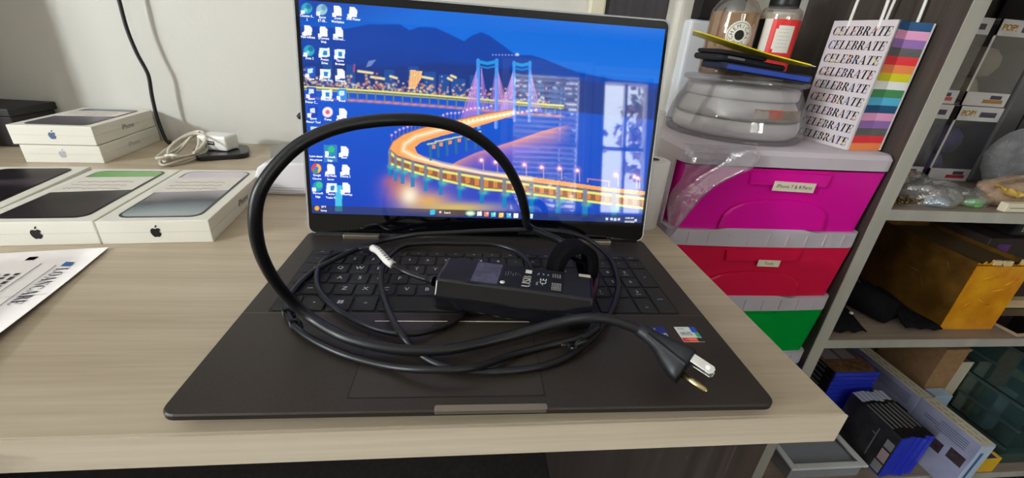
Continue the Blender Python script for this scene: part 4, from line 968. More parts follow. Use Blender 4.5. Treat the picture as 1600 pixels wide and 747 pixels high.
for i in range(nxl):
    for j in (0, nyl): fsl.append((ix(0, i, j), ix(0, i+1, j), ix(1, i+1, j), ix(1, i, j)))
for j in range(nyl):
    for i in (0, nxl): fsl.append((ix(0, i, j), ix(0, i, j+1), ix(1, i, j+1), ix(1, i, j)))
sheet = lm.add(vsl, fsl, Lm, True).build('sheet', mat('letter_paper', (226, 218, 214), 0.7), let)
def drape(mbx):     # lay lettering on the curled sheet
    inv = Lm.inverted()
    for i, q in enumerate(mbx.v):
        l_ = inv @ Vector(q); l_.z = curl(max(0, l_.x), l_.y)+0.0009; mbx.v[i] = tuple(Lm @ l_)
    return mbx
hd = MB(); put_serif(hd, 'LOANCARE', 0.0098, Lm @ Matrix.Translation((0.043, -0.0215, 0.003)), wid=0.92)
drape(hd).build('heading', mat('ink_navy', (44, 44, 60), 0.6), sheet)
lg = MB(); lg.flat([(0.030, -0.021), (0.039, -0.021), (0.041, -0.0125), (0.032, -0.0135)], 0.003, Lm); drape(lg).build('logo', mat('ink_blue', (40, 92, 150), 0.6), sheet)
ln = MB()
ln.box(0.036, 0.112, -0.0260, -0.0253, 0, 0.0001, Lm)
for k, s in enumerate('abc'):
    xq = 0.048; rq = random.Random(k+3)
    while xq < 0.128:
        wq = rq.uniform(0.003, 0.009); ln.box(xq, xq+wq, -0.0496-k*0.0072, -0.0462-k*0.0072, 0, 0.0001, Lm); xq += wq+0.0022
ln.box(0.030, 0.100, -0.0405, -0.0398, 0, 0.0001, Lm); ln.box(0.014, 0.021, -0.058, -0.051, 0, 0.0001, Lm)
drape(ln).build('small_print', mat('ink_grey', (96, 92, 94), 0.7), sheet)['kind'] = 'stuff'
fl = MB(); fl.box(0.0935, 0.0939, -0.21, -0.002, 0, 0.0001, Lm); drape(fl).build('fold_line', mat('fold_grey', (190, 184, 180), 0.8), sheet)
# cable hanging on the wall
tag(MB().tube(smooth_path([(-0.6090, 0.694, 0.42), (-0.6110, 0.694, 0.33), (-0.6129, 0.694, 0.2666), (-0.6136, 0.694, 0.2473), (-0.6143, 0.694, 0.2021), (-0.6094, 0.694, 0.1636), (-0.602, 0.694, 0.1357), (-0.6007, 0.694, 0.1202), (-0.6038, 0.693, 0.0879), (-0.6046, 0.692, 0.0461), (-0.599, 0.690, 0.0092), (-0.592, 0.688, 0.0035), (-0.60, 0.70, 0.0034)], 6), 0.0032, 10).build('wall_cable', m_rubber), 'black cable hanging down the wall behind the stacked boxes', 'cable')
# dark box at the far left
db = thing('dark_storage_box', 'black box at the far left edge against the wall', 'box', (-0.86, 0.66, 0))
MB().box(-0.902, -0.797, 0.628, 0.715, 0.0, 0.052).build('box_body', mat('dark_card', (40, 36, 34), 0.6), db, bevel=0.002)
MB().box(-0.904, -0.793, 0.624, 0.718, 0.0525, 0.066).build('lid', mat('dark_lid', (34, 31, 30), 0.5), db, bevel=0.002)

# ================================================================== on top of the drawer tower
TZ = 0.1075
m_clear = thin_clear('clear_plastic', (236, 234, 236), gloss=0.12, rough=0.05, haze=0.10)
DCX, DCY = 0.450, 0.528
dome = thing('clear_tub', 'round clear plastic tub holding a white disc on the drawer tower', 'container', (DCX, DCY, TZ))
MB().lathe([(0.104, 0.001), (0.111, 0.004), (0.1115, 0.020), (0.107, 0.040), (0.098, 0.062), (0.090, 0.078), (0.0885, 0.0835)], (DCX, DCY, TZ), 48, cap=False).build('tub_wall', m_clear, dome)
MB().lathe([(0.0, 0.0838), (0.094, 0.0838), (0.097, 0.0850), (0.097, 0.0905), (0.095, 0.0920), (0.0, 0.0920)], (DCX, DCY, TZ), 48, cap=False).build('tub_lid', m_clear, dome)
MB().lathe([(0.0, 0.0), (0.108, 0.0), (0.110, 0.003), (0.108, 0.0035), (0.0, 0.0035)], (DCX, DCY, TZ), 48, cap=False).build('tub_base', m_clear, dome)
disc_t = thing('white_disc', 'white two-tier round device inside the clear tub', 'device', (DCX, DCY, TZ+0.004))
m_dev = mat('device_white', (232, 230, 230), 0.4)
MB().lathe([(0.0, 0.001), (0.094, 0.001), (0.100, 0.006), (0.102, 0.016), (0.100, 0.026), (0.096, 0.0275), (0.0, 0.0275)], (DCX, DCY, TZ+0.004), 48, cap=False).build('lower_ring', m_dev, disc_t)
MB().lathe([(0.096, 0.0276), (0.0975, 0.0276), (0.0975, 0.0305), (0.094, 0.0305)], (DCX, DCY, TZ+0.004), 48, cap=False).build('groove', mat('groove_grey', (120, 118, 116), 0.5), disc_t)
MB().lathe([(0.0, 0.030), (0.096, 0.030), (0.093, 0.044), (0.084, 0.056), (0.082, 0.058), (0.0, 0.058)], (DCX, DCY, TZ+0.004), 48, cap=False).build('sloped_body', mat('device_pale', (214, 212, 214), 0.45), disc_t)
MB().lathe([(0.0, 0.0585), (0.086, 0.0585), (0.088, 0.061), (0.088, 0.073), (0.085, 0.076), (0.0, 0.076)], (DCX, DCY, TZ+0.004), 48, cap=False).build('upper_ring', m_dev, disc_t)
lbm = MB()
for k in range(8):
    a0, a1 = math.radians(252+6*k), math.radians(252+6*(k+1)); r_ = 0.1035
    lbm.cur = 1 if k in (2, 3) else 0
    lbm.add([(DCX+r_*math.cos(a)*f_, DCY+r_*math.sin(a)*f_, TZ+z) for a in (a0, a1) for z, f_ in ((0.040, 1.02), (0.053, 0.985))], [(0, 2, 3, 1)])
lb_o = lbm.build('tub_label', [mat('tub_label_tan', (150, 128, 110), 0.5), mat('tub_label_red', (206, 84, 60), 0.5)], dome)
# phone, wallet, yellow card on the lid
LZ = TZ+0.0925
def slab(M, w, d, hgt, r=0.006):
    return MB().loft([[(x, y, 0) for x, y in rrect(0, w, 0, d, r, 4)], [(x, y, hgt) for x, y in rrect(0, w, 0, d, r, 4)]], True, M)
tilt = math.radians(4)
Mp = Matrix.Translation((0.352, 0.440, LZ+0.0122)) @ Matrix.Rotation(math.radians(-2), 4, 'Z') @ Matrix.Rotation(math.radians(4.5), 4, 'Y')
ph = thing('blue_phone', 'blue cased phone lying flat on the clear tub lid', 'phone', (0.42, 0.475, LZ))
slab(Mp, 0.150, 0.072, 0.011, 0.010).build('case', mat('phone_navy', (30, 36, 62), 0.4), ph, bevel=0.003, seg=2)
MB().box(0.008, 0.142, -0.0008, 0.004, 0.002, 0.0088, Mp).build('blue_band', mat('phone_blue', (50, 84, 196), 0.35), ph, bevel=0.0006)
Mw = Matrix.Translation((0.346, 0.446, LZ+0.0242)) @ Matrix.Rotation(math.radians(3), 4, 'Z') @ Matrix.Rotation(math.radians(5.0), 4, 'Y')
wl_ = thing('black_wallet', 'thick black wallet between the blue phone and the yellow card', 'wallet', (0.41, 0.48, LZ+0.016))
slab(Mw, 0.122, 0.075, 0.009, 0.012).build('lower_flap', mat('wallet_leather', (28, 28, 36), 0.6, bump=(300, 0.3, 0.001)), wl_, bevel=0.004, seg=2)
slab(Mw @ Matrix.Translation((0.002, 0.001, 0.0096)), 0.085, 0.072, 0.006, 0.012).build('upper_flap', mat('wallet_leather'), wl_, bevel=0.004, seg=2)
MB().box(0.016, 0.044, -0.0008, 0.002, 0.005, 0.008, Mw).build('clasp', mat('clasp_grey', (120, 116, 120), 0.4), wl_)
yc_ = thing('yellow_card', 'thin bright yellow card slanting across the black wallet', 'card', (0.43, 0.48, LZ+0.05))
Mc = frame((0.299, 0.440, 0.2592), (0.9822, 0.0, -0.188), (0.0, 1.0, 0.0), (0.188, 0.0, 0.9822))
MB().prism([(0.0, 0.004), (0.010, 0.0), (0.125, -0.004), (0.176, -0.026), (0.184, 0.016), (0.14, 0.060), (0.02, 0.045)], 0, 0.0016, Mc).build('card', mat('card_yellow', (228, 208, 16), 0.4), yc_)
MB().prism([(0.134, -0.004), (0.152, -0.010), (0.157, 0.004), (0.140, 0.008)], 0.0016, 0.0020, Mc).build('printed_mark', m_ink, yc_)
MB().prism([(0.158, 0.010), (0.196, -0.010), (0.202, 0.018), (0.180, 0.052), (0.150, 0.058), (0.140, 0.03)], 0.0024, 0.0034, Mc).build('white_flap', mat('card_white', (228, 224, 210), 0.6), yc_)
# bottles
def bottle(name, label, c, prof, m_body, cap_prof, m_cap, tiltdeg=-2):
    t = thing(name, label, 'bottle', (c[0], c[1], LZ), 0, 'bottles on the clear tub')
    MB().lathe(prof, (c[0], c[1], LZ), 36, cap=False).build('bottle_body', m_body, t)
    MB().lathe(cap_prof, (c[0], c[1], LZ), 24).build('cap', m_cap, t)
    return t
b1c = (0.4230, 0.560)
b1 = bottle('detailing_bottle', 'amber bottle with round white emblem label above the yellow card', b1c,
            [(0, 0), (0.036, 0), (0.0385, 0.004), (0.0385, 0.092), (0.037, 0.100), (0.030, 0.112), (0.016, 0.122), (0.013, 0.126), (0.013, 0.138)],
            thin_clear('bottle_clear', (238, 232, 224), gloss=0.16, rough=0.03, haze=0.06), [(0.017, 0.128), (0.017, 0.150), (0.015, 0.152)], mat('cap_black', (24, 24, 26), 0.4))
MB().lathe([(0, 0.002), (0.0365, 0.002), (0.0368, 0.096), (0, 0.096)], (b1c[0], b1c[1], LZ), 36, cap=False).build('amber_liquid', mat('amber_liquid', (150, 104, 62), 0.25, noise=(14, (206, 170, 110), (3, 3, 0.3)), coat=0.4), b1)
def wrap(c, r, a0, a1, z0, z1, n=10):
    vs = []; fs = []
    for k in range(n+1):
        a = a0+(a1-a0)*k/n
        for z in (z0, z1): vs.append((c[0]+r*math.cos(a), c[1]+r*math.sin(a), z))
    for k in range(n): fs.append((2*k, 2*k+2, 2*k+3, 2*k+1))
    return vs, fs
def wrap_flat(mb, c, r, amid, zmid, geo, M2=None):
    """bend flat 2-D shapes (metres) round a bottle"""
    vs, fs = geo
    mb.add([(c[0]+r*math.cos(amid+v[0]/r), c[1]+r*math.sin(amid+v[0]/r), zmid+v[1]) for v in vs], fs)
def disc_geo(rad, n=20, r0=0.0):
    vs = [(rad*math.cos(2*PI*k/n), rad*math.sin(2*PI*k/n)) for k in range(n)]
    if not r0:
        pts = [(0.0, 0.0)]+[(v[0]*f_, v[1]*f_) for f_ in (0.25, 0.5, 0.75, 1.0) for v in vs]; fs = [(0, 1+k, 1+(k+1) % n) for k in range(n)]
        for q_ in range(3): fs += [(1+q_*n+k, 1+(q_+1)*n+k, 1+(q_+1)*n+(k+1) % n, 1+q_*n+(k+1) % n) for k in range(n)]
        return pts, fs
    vs2 = [(r0*math.cos(2*PI*k/n), r0*math.sin(2*PI*k/n)) for k in range(n)]
    return vs+vs2, [(k, (k+1) % n, n+(k+1) % n, n+k) for k in range(n)]
em = MB(); am = math.radians(-128+28)
em.cur = 0; wrap_flat(em, b1c, 0.0388, am, LZ+0.062, disc_geo(0.021))
em.cur = 1; wrap_flat(em, b1c, 0.0390, am, LZ+0.062, disc_geo(0.0075)); wrap_flat(em, b1c, 0.0390, am, LZ+0.062, disc_geo(0.0185, 20, 0.0178))
for k, ch in enumerate('CHEMICAL'):
    a = math.radians(200-k*31); g = text_geo(ch); rot_ = a-PI/2
    wrap_flat(em, b1c, 0.0390, am, LZ+0.062, ([(0.0128*math.cos(a)+0.0080*(v[0]*math.cos(rot_)-v[1]*math.sin(rot_)), 0.0128*math.sin(a)+0.0080*(v[0]*math.sin(rot_)+v[1]*math.cos(rot_))) for v in g[0]], g[1]))
for k, ch in enumerate('GUYS'):
    a = math.radians(236+k*22); g = text_geo(ch); rot_ = a+PI/2
    wrap_flat(em, b1c, 0.0390, am, LZ+0.062, ([(0.0132*math.cos(a)+0.0075*(v[0]*math.cos(rot_)-v[1]*math.sin(rot_)), 0.0132*math.sin(a)+0.0075*(v[0]*math.sin(rot_)+v[1]*math.cos(rot_))) for v in g[0]], g[1]))
em.build('round_label', [mat('emblem_white', (230, 226, 214), 0.5), m_ink], b1)
b2c = (0.4985, 0.552)
b2 = bottle('red_label_bottle', 'clear bottle with red label and black cap beside the amber bottle', b2c,
            [(0, 0), (0.030, 0), (0.032, 0.004), (0.032, 0.096), (0.030, 0.104), (0.022, 0.110), (0.018, 0.112)],
            thin_clear('bottle_clear'), [(0.022, 0.108), (0.0225, 0.112), (0.0225, 0.150), (0.021, 0.152)], mat('cap_black'))
MB().lathe([(0, 0.002), (0.0302, 0.002), (0.0304, 0.100), (0, 0.100)], (b2c[0], b2c[1], LZ), 36, cap=False).build('clear_liquid', mat('pale_liquid', (206, 200, 190), 0.3), b2)
rl_ = MB(); a0 = math.radians(-128-62)
rl_.cur = 0; rl_.add(*wrap(b2c, 0.0322, a0-0.5, a0+0.45, LZ+0.012, LZ+0.090)); rl_.cur = 1; rl_.add(*wrap(b2c, 0.0322, a0+0.45, a0+0.85, LZ+0.012, LZ+0.090)); rl_.cur = 2; rl_.add(*wrap(b2c, 0.0322, a0+0.85, a0+2.9, LZ+0.012, LZ+0.090))
bm_ = math.radians(-128+22); g = [(-0.014, -0.012), (-0.011, -0.017), (0.016, -0.017), (0.016, 0.018), (-0.008, 0.018), (-0.010, 0.012), (-0.014, 0.010)]
rl_.cur = 1; rl_.add(*wrap(b2c, 0.0325, bm_-0.36, bm_+0.52, LZ+0.046, LZ+0.076)); rl_.add(*wrap(b2c, 0.0325, bm_-0.26, bm_+0.52, LZ+0.041, LZ+0.081))
rl_.cur = 0
for k in range(6):
    g = text_geo('- -- --- -- -'[:11+k % 3]); wrap_flat(rl_, b2c, 0.0328, bm_+0.06, LZ+0.0755-k*0.0054, ([(v[0]*0.0046, v[1]*0.0046+0.001) for v in g[0]], g[1]))
rl_.build('label', [m_ink, mat('label_cream', (226, 222, 212), 0.5), mat('label_red', (226, 46, 42), 0.45)], b2)
# white packet standing behind the tub
wp = thing('white_packet', 'white packet with black top standing behind the clear tub', 'packet', (0.43, 0.66, TZ))
MB().box(0.392, 0.480, 0.648, 0.690, TZ, 0.288).build('packet_body', mat('packet_white', (224, 226, 230), 0.5), wp, bevel=0.006, seg=3)
MB().box(0.402, 0.490, 0.645, 0.692, 0.289, 0.36).build('black_top', m_ink, wp, bevel=0.003)
# striped gift bag
bag = thing('gift_bag', 'paper gift bag printed CELEBRATE with rainbow striped side on the drawer tower', 'gift bag', (0.60, 0.47, TZ))
BF = Vector((0.586, 0.420, TZ)); sv = Vector((0.9868, 0.1622, 0)); fv = Vector((-0.1622, 0.9868, 0)); BW, BS, BH = 0.100, 0.074, 0.186
m_lilac = mat('bag_paper', (214, 204, 208), 0.45); m_bagw = mat('bag_white', (236, 234, 232), 0.45)
Bm = frame(BF, sv, fv, (0, 0, 1))
MB().box(0, 0.0012, 0, BW, 0, BH, Bm).build('front_panel', m_lilac, bag)
MB().box(BS-0.0012, BS, 0, BW, 0, BH, Bm).build('back_panel', m_bagw, bag)
fold = lambda z: 0.0035*(z/BH)
sp_ = MB().loft([[(0.0012, 0, z), (BS/2, 0.0001+fold(z)*3, z), (BS-0.0012, 0, z), (BS-0.0012, 0.0012, z), (BS/2, 0.0013+fold(z)*3, z), (0.0012, 0.0012, z)] for z in [BH*k/16 for k in range(17)]], True, Bm)
side_p = sp_.build('side_panel', m_bagw, bag)
MB().box(0.0012, BS-0.0012, BW-0.0012, BW, 0, BH, Bm).build('side_panel', m_bagw, bag)
MB().box(0.0012, BS-0.0012, 0.0014, BW-0.0014, 0, 0.0012, Bm).build('bottom', m_bagw, bag)
bands = [(40, 88, 136), (236, 164, 204), (156, 116, 186), (104, 102, 100), (236, 58, 68), (246, 142, 84), (222, 212, 40), (238, 238, 236), (78, 146, 92), (88, 184, 222), (38, 88, 130), (236, 164, 204), (156, 116, 186), (104, 102, 100), (236, 58, 68), (246, 142, 84)]
nb = len(bands)
for i, c in enumerate(bands):
    z1_, z0_ = BH*(1-i/nb), BH*(1-(i+1)/nb)
    q = MB()
    for xa, xb, fa, fb in ((0.004, BS/2, 0, 1), (BS/2, BS-0.005, 1, 0)):
        q.add([(x, -0.0006+fold(z)*3*f_, z) for z, in ((z0_,), (z1_,)) for x, f_ in ((xa, fa), (xb, fb))], [(0, 1, 3, 2)], Bm)
    q.build('stripe', mat('bag_band_%d_%d_%d' % c, c, 0.45), side_p)
pal = [(24, 20, 24), (150, 90, 160), (196, 60, 70), (226, 140, 70), (206, 190, 60), (60, 110, 160), (120, 160, 90)]
pm_ = [mat('word_%d_%d_%d' % c, c, 0.5) for c in pal]
rng = random.Random(11); fp = [o for o in bag.children if o.name.startswith('front_panel')][0]
for r_ in range(9):
    wd = MB(); hh = 0.0126; z = BH-0.0085-hh-r_*0.0199
    M = frame(BF-sv*0.0003+fv*(BW-0.0035)+Vector((0, 0, z)), -fv, (0, 0, 1), -sv)
    cols = [0 if rng.random() < 0.55 else rng.randint(1, 6) for _ in range(9)]
    put_serif(wd, 'CELEBRATE', hh, M, 0.20, [0]*9, 0.93)
    # colour flecks inside the letters
    x = 0.0
    for i, ch in enumerate('CELEBRATE'):
        adv = serif(ch)[1]*0.93
        if cols[i]:
            wd.cur = cols[i]; y0 = rng.uniform(0.05, 0.55); y1 = y0+rng.uniform(0.25, 0.45)
            x0 = x+(0.16 if ch in 'LEBR' else 0.34 if ch == 'T' else 0.10 if ch == 'C' else 0.56)*0.93
            wd.add([((x0+0.20*dy_+dx_*0.19)*hh, dy_*hh, 0.0002) for dx_, dy_ in ((0, y0), (1, y0), (1, y1), (0, y1))], [(0, 1, 2, 3)], M)
        x += adv
    wd.build('printed_word', pm_, fp)
m_rope = mat('rope_white', (232, 230, 226), 0.7)
for dx in (0.0006, BS-0.0006):
    P = [Bm @ Vector((dx, yy, zz)) for yy, zz in ((0.026, BH-0.012), (0.027, BH+0.03), (0.032, BH+0.085), (0.05, BH+0.112), (0.068, BH+0.085), (0.073, BH+0.03), (0.074, BH-0.012))]
    MB().tube(smooth_path(P, 6), 0.0022, 8).build('rope_handle', m_rope, bag)
# clear wrap hanging over the front left of the tower
def crumple(name, label, cat, grid, m, th=None, group=None):
    n1, n2 = len(grid), len(grid[0]); vs = [q for r in grid for q in r]; fs = [(i*n2+j, i*n2+j+1, (i+1)*n2+j+1, (i+1)*n2+j) for i in range(n1-1) for j in range(n2-1)]
    o = MB().add(vs, fs, None, True).build(name, m)
    md = o.modifiers.new('thickness', 'SOLIDIFY'); md.thickness = th or 0.0003
    c = np.mean(np.array(vs), 0); centre_origin(o, (c[0], c[1], min(q[2] for q in vs)))
    return tag(o, label, cat, group)
rng = random.Random(5); gridw = []
for i in range(14):
    t = i/13; r_ = []
    for j in range(12):
        s = j/11
        z = 0.104-0.145*t*(0.75+0.25*math.cos(s*2.5)); x = 0.300+0.115*s*(1-0.75*t**1.5)+0.004*math.sin(t*9); y = 0.392-0.008*math.sin(t*7+s*6)-0.006*s+rng.uniform(-.0015, .0015)
        if i == 0: y = 0.40; z = 0.1095
        r_.append((x, y, z))
    gridw.append(r_)
crumple('plastic_wrap', 'clear crumpled plastic wrap hanging over the pink drawer corner', 'plastic wrap', gridw, thin_clear('wrap_film', (246, 244, 248), gloss=0.10, rough=0.12, haze=0.10, bump=(60, 0.8)))

# ================================================================== bookshelf contents: upper bay
Z1s, Z2s, Z3s = 0.0164, -0.2582, -0.6896
m_win = thin_clear('box_window', (240, 242, 244), gloss=0.14, rough=0.06, haze=0.06)
m_card_w = mat('box_white_card', (226, 222, 222), 0.5); m_card_in = mat('box_inner_grey', (120, 112, 104), 0.7)
def figure_box(x, y, z, lab, tint, band, word):
    t = thing('display_box', lab, 'box', (x, y, z), 0, 'windowed display boxes on the upper shelf')
    w, d, hh = 0.104, 0.100, 0.155
    MB().box(x-w/2, x+w/2, y+d-0.002, y+d, z, z+hh).build('back_card', mat('back_card_%d_%d_%d' % tint, tint, 0.6), t)
    MB().box(x-w/2, x+w/2, y+0.0005, y+d-0.0022, z, z+0.0015).build('base_card', m_card_w, t)
    MB().box(x-w/2, x+w/2, y+0.0005, y+d-0.0022, z+hh-0.0015, z+hh).build('top_card', m_card_w, t)
    f = MB().box(x-w/2, x+w/2, y-0.0005, y+0.0003, z, z+0.026).box(x-w/2, x+w/2, y-0.0005, y+0.0003, z+hh-0.028, z+hh).box(x-w/2, x-w/2+0.005, y-0.0005, y+0.0003, z, z+hh).build('front_card', m_card_w, t)
    MB().box(x-w/2+0.005, x+w/2, y-0.0003, y, z+0.0262, z+hh-0.0282).build('window', m_win, t)
    for sx in (-w/2, w/2): MB().box(x+sx-0.0002, x+sx+0.0002, y+0.001, y+d-0.003, z+0.002, z+hh-0.002).build('side_window', m_win, t)
    b = MB(); put_text(b, 'POP!', 0.016, frame((x-0.026, y-0.0008, z+hh-0.014), (1, 0, 0), (0, 0, 1), (0, -1, 0)), bold=0.0012); b.build('lettering', mat('print_yellow', (232, 178, 40), 0.5), f)
    for bx_, m_ in (((x+0.002, x+0.040, y-0.0009, y-0.0006, z+hh-0.020, z+hh-0.010), mat('print_slate', (84, 84, 100), 0.5)), ((x-0.004, x+0.042, y-0.0009, y-0.0006, z+0.006, z+0.013), mat('print_band_%d_%d_%d' % band, band, 0.5)), ((x+0.010, x+0.036, y-0.0009, y-0.0006, z+0.014, z+0.021), mat('print_slate'))):
        MB().box(*bx_).build('print_block', m_, f)
    # plain rounded toy form seen through the window
    MB().lathe([(0, 0), (0.020, 0.001), (0.022, 0.02), (0.016, 0.035), (0.010, 0.045)], (x+0.004, y+0.05, z+0.006), 20).build('toy_body', mat('toy_%d_%d_%d' % word, word, 0.5), t)
    MB().lathe([(0.001, 0), (0.026, 0.006), (0.034, 0.025), (0.032, 0.042), (0.020, 0.056), (0.001, 0.060)], (x+0.004, y+0.05, z+0.050), 20).build('toy_head', mat('toy_%d_%d_%d' % word), t)
    return t
figure_box(1.026, 0.600, Z1s, 'windowed display box holding a violet toy, lower right of four', (96, 92, 90), (196, 50, 60), (128, 112, 176))
figure_box(0.916, 0.606, Z1s, 'windowed display box beside the upright, lower left of four', (120, 104, 90), (206, 60, 70), (150, 130, 110))
figure_box(1.024, 0.602, Z1s+0.1565, 'windowed display box with cream toy, upper right of four', (130, 126, 122), (190, 140, 80), (206, 190, 160))
figure_box(0.914, 0.608, Z1s+0.1565, 'windowed display box by the upright, upper left of four', (122, 110, 102), (214, 96, 100), (170, 130, 116))
gb = thing('grey_case', 'tall dark grey case standing right of the display boxes', 'case', (1.19, 0.66, Z1s))
MB().box(1.086, 1.30, 0.600, 0.705, Z1s, 0.40).build('case_body', mat('case_grey', (104, 102, 102), 0.6), gb, bevel=0.004)
MB().box(1.130, 1.133, 0.5988, 0.6002, Z1s+0.01, 0.39).build('case_seam', m_ink, gb)
def lump(name, label, cat, c, r, m, seed, amp=0.25, nu=20, nv=12, group=None, flatten=True):
    rng = np.random.RandomState(seed); ph_ = rng.uniform(0, 6.28, 12); vs = []; fs = []
    for i in range(nv+1):
        th = PI*i/nv
        for j in range(nu):
            a = 2*PI*j/nu
            k = 1+amp*(0.5*math.sin(3*a+ph_[0]+2*th)+0.3*math.sin(5*th+ph_[1]+a)+0.3*math.sin(7*a+ph_[2])*math.sin(4*th+ph_[3])+0.25*math.sin(11*a+ph_[4]+6*th))
            q = [r[0]*k*math.sin(th)*math.cos(a), r[1]*k*math.sin(th)*math.sin(a), r[2]*k*math.cos(th)]
            if flatten: q[2] = max(q[2], -r[2]*0.55)
            vs.append((c[0]+q[0], c[1]+q[1], c[2]+q[2]+(r[2]*0.55 if flatten else 0)))
    for i in range(nv):
        for j in range(nu): fs.append((i*nu+j, (i+1)*nu+j, (i+1)*nu+(j+1) % nu, i*nu+(j+1) % nu))
    o = MB().add(vs, fs, None, True).build(name, m)
    centre_origin(o, c)
    return tag(o, label, cat, group) if cat else o
lump('grey_fleece', 'folded grey fleece cloth in front of the tall grey case', 'cloth', (1.150, 0.530, Z1s), (0.110, 0.055, 0.098), mat('fleece', (132, 130, 130), 0.95, noise=(45, (108, 106, 108)), bump=(260, 0.8, 0.003), sheen=0.3), 3, 0.26, 36, 22)
lump('brown_paper_bag', 'crumpled brown paper bag on the upper shelf', 'paper bag', (0.995, 0.452, Z1s), (0.092, 0.026, 0.032), mat('kraft_paper', (172, 146, 122), 0.75, noise=(40, (140, 112, 92)), bump=(60, 0.6, 0.004)), 8, 0.22, 26, 14)
m_film = thin_clear('film_bag', (240, 238, 236), gloss=0.22, rough=0.12, haze=0.14, bump=(70, 1.0))
for nm, lab, c, r, col, sd in (('blue_stone', 'pale blue stone in a clear bag at the shelf front', (0.812, 0.432, Z1s), (0.024, 0.012, 0.009), (130, 176, 206), 21), ('green_stone', 'bright green stone in a clear bag at the shelf front', (0.888, 0.434, Z1s), (0.019, 0.012, 0.010), (130, 214, 126), 22)):
    lump(nm, lab, 'stone', c, r, mat(nm+'_mat', col, 0.4, noise=(70, tuple(int(v*0.8) for v in col))), sd, 0.12)
lump('clear_bag', 'crumpled clear plastic bag around the blue stone', 'plastic bag', (0.806, 0.450, Z1s), (0.058, 0.034, 0.024), m_film, 31, 0.3, 28, 16)
lump('clear_bag', 'crumpled clear plastic bag around the green stone', 'plastic bag', (0.892, 0.446, Z1s), (0.036, 0.028, 0.017), m_film, 32, 0.3, 28, 16)
lump('clear_bag', 'clear bag with mauve contents behind the blue stone', 'plastic bag', (0.790, 0.500, Z1s), (0.055, 0.026, 0.030), m_film, 33, 0.3, 28, 16)
lump('mauve_pouch', 'small mauve pouch inside the rear clear bag', 'pouch', (0.800, 0.498, Z1s), (0.028, 0.012, 0.016), mat('mauve', (140, 104, 108), 0.7), 34, 0.2)
bead = MB()
for k in range(20):
    x = 0.836+0.0048*k; y = 0.556-0.006*math.sin(k*0.4); bead.lathe([(0.0005, 0), (0.0024, 0.0010), (0.0030, 0.0028), (0.0024, 0.0046), (0.0005, 0.0056)], (x, y, Z1s), 8)
tag(centre_origin(bead.build('bead_string', mat('bead_dark_red', (66, 24, 26), 0.3)), (0.88, 0.555, Z1s)), 'string of dark red beads in front of the display boxes', 'beads')
ch = MB()
for k in range(26):
    a = k*0.9; q = Vector((0.735+0.014*math.cos(a)+0.0012*k, 0.430+0.008*math.sin(a*1.3), Z1s+0.003+0.00035*k)); ch.lathe([(0.0005, -.0026), (0.003, 0), (0.0005, .0026)], q, 7)
tag(centre_origin(ch.build('gold_chain', mat('old_gold', (120, 96, 54), 0.3, 0.8)), (0.75, 0.43, Z1s)), 'small heap of dark gold chain beside the shelf upright', 'chain')
yt = [[(0.918+0.05*i/8, 0.418+0.010*j+0.004*math.sin(i*1.3), Z1s+0.024+0.007*math.sin(i*0.9+j)+0.010*(1-i/8)) for j in range(3)] for i in range(9)]
crumple('yellow_ribbon', 'curled yellow ribbon lying on the brown paper bag', 'ribbon', yt, mat('ribbon_yellow', (208, 172, 84), 0.5), 0.001)
wcard = thing('cream_card', 'small cream card box at the shelf front edge', 'card', (0.945, 0.412, Z1s), math.radians(2))
MB().box(-0.026, 0.026, -0.006, 0.006, 0, 0.016).build('card_body', mat('card_cream', (226, 218, 190), 0.6), wcard, world=False, bevel=0.001)
MB().box(-0.018, 0.016, -0.0065, -0.0055, 0.007, 0.0082).build('printed_line', m_pen, wcard, world=False)
lump('white_pebble', 'white rounded stone right of the cream card', 'stone', (1.003, 0.416, Z1s), (0.014, 0.010, 0.011), mat('pebble', (216, 210, 200), 0.6), 40, 0.1)

# ================================================================== bookshelf contents: middle bay
m_tape = mat('orange_tape', (226, 158, 22), 0.3, noise=(22, (206, 130, 16)), bump=(40, 0.5, 0.004), coat=0.3)
m_tape_shaded = mat('orange_tape_shaded', (112, 78, 28), 0.35, noise=(26, (84, 56, 18)), bump=(40, 0.5, 0.004))  # same orange tape, with the side's shade put into a darker colour
ob = thing('taped_parcel', 'orange tape-wrapped parcel box with torn top on the middle shelf', 'box', (1.04, 0.54, Z2s))
MB().box(0.979, 1.106, 0.4335, 0.4350, Z2s, -0.104).build('front_face', m_tape, ob)
MB().box(0.979, 0.981, 0.4352, 0.646, Z2s, -0.100).build('side_face', m_tape_shaded, ob)
MB().box(1.104, 1.106, 0.4352, 0.646, Z2s, -0.100).build('side_face', m_tape_shaded, ob)
MB().box(0.981, 1.104, 0.644, 0.646, Z2s, -0.100).build('rear_face', m_tape_shaded, ob)
MB().box(0.981, 1.104, 0.4352, 0.644, Z2s, Z2s+0.002).build('bottom_face', m_tape_shaded, ob)
MB().box(0.981, 1.104, 0.452, 0.642, -0.112, -0.109).build('top_flap', mat('kraft_flap', (96, 74, 46), 0.7), ob)
tr = MB(); rng = random.Random(9); pts = []
for k in range(25): pts.append((0.979+0.127*k/24, -0.104+rng.uniform(-0.001, 0.009)))
tr.loft([[(0.979, y_, -0.106)]+[(x, y_, z) for x, z in pts]+[(1.106, y_, -0.106)] for y_ in (0.4335, 0.4355)], True); tr.build('torn_edge', m_tape, ob)
tr2 = MB()
for x, z in ((1.085, -0.098), (1.098, -0.092), (1.02, -0.100), (1.045, -0.101)): MB().box(x-0.010, x+0.008, 0.432, 0.437, z-0.004, z+0.006, Matrix.Identity(4)).build('torn_paper', mat('torn_white', (214, 190, 140), 0.8), ob)
wr_ = MB()
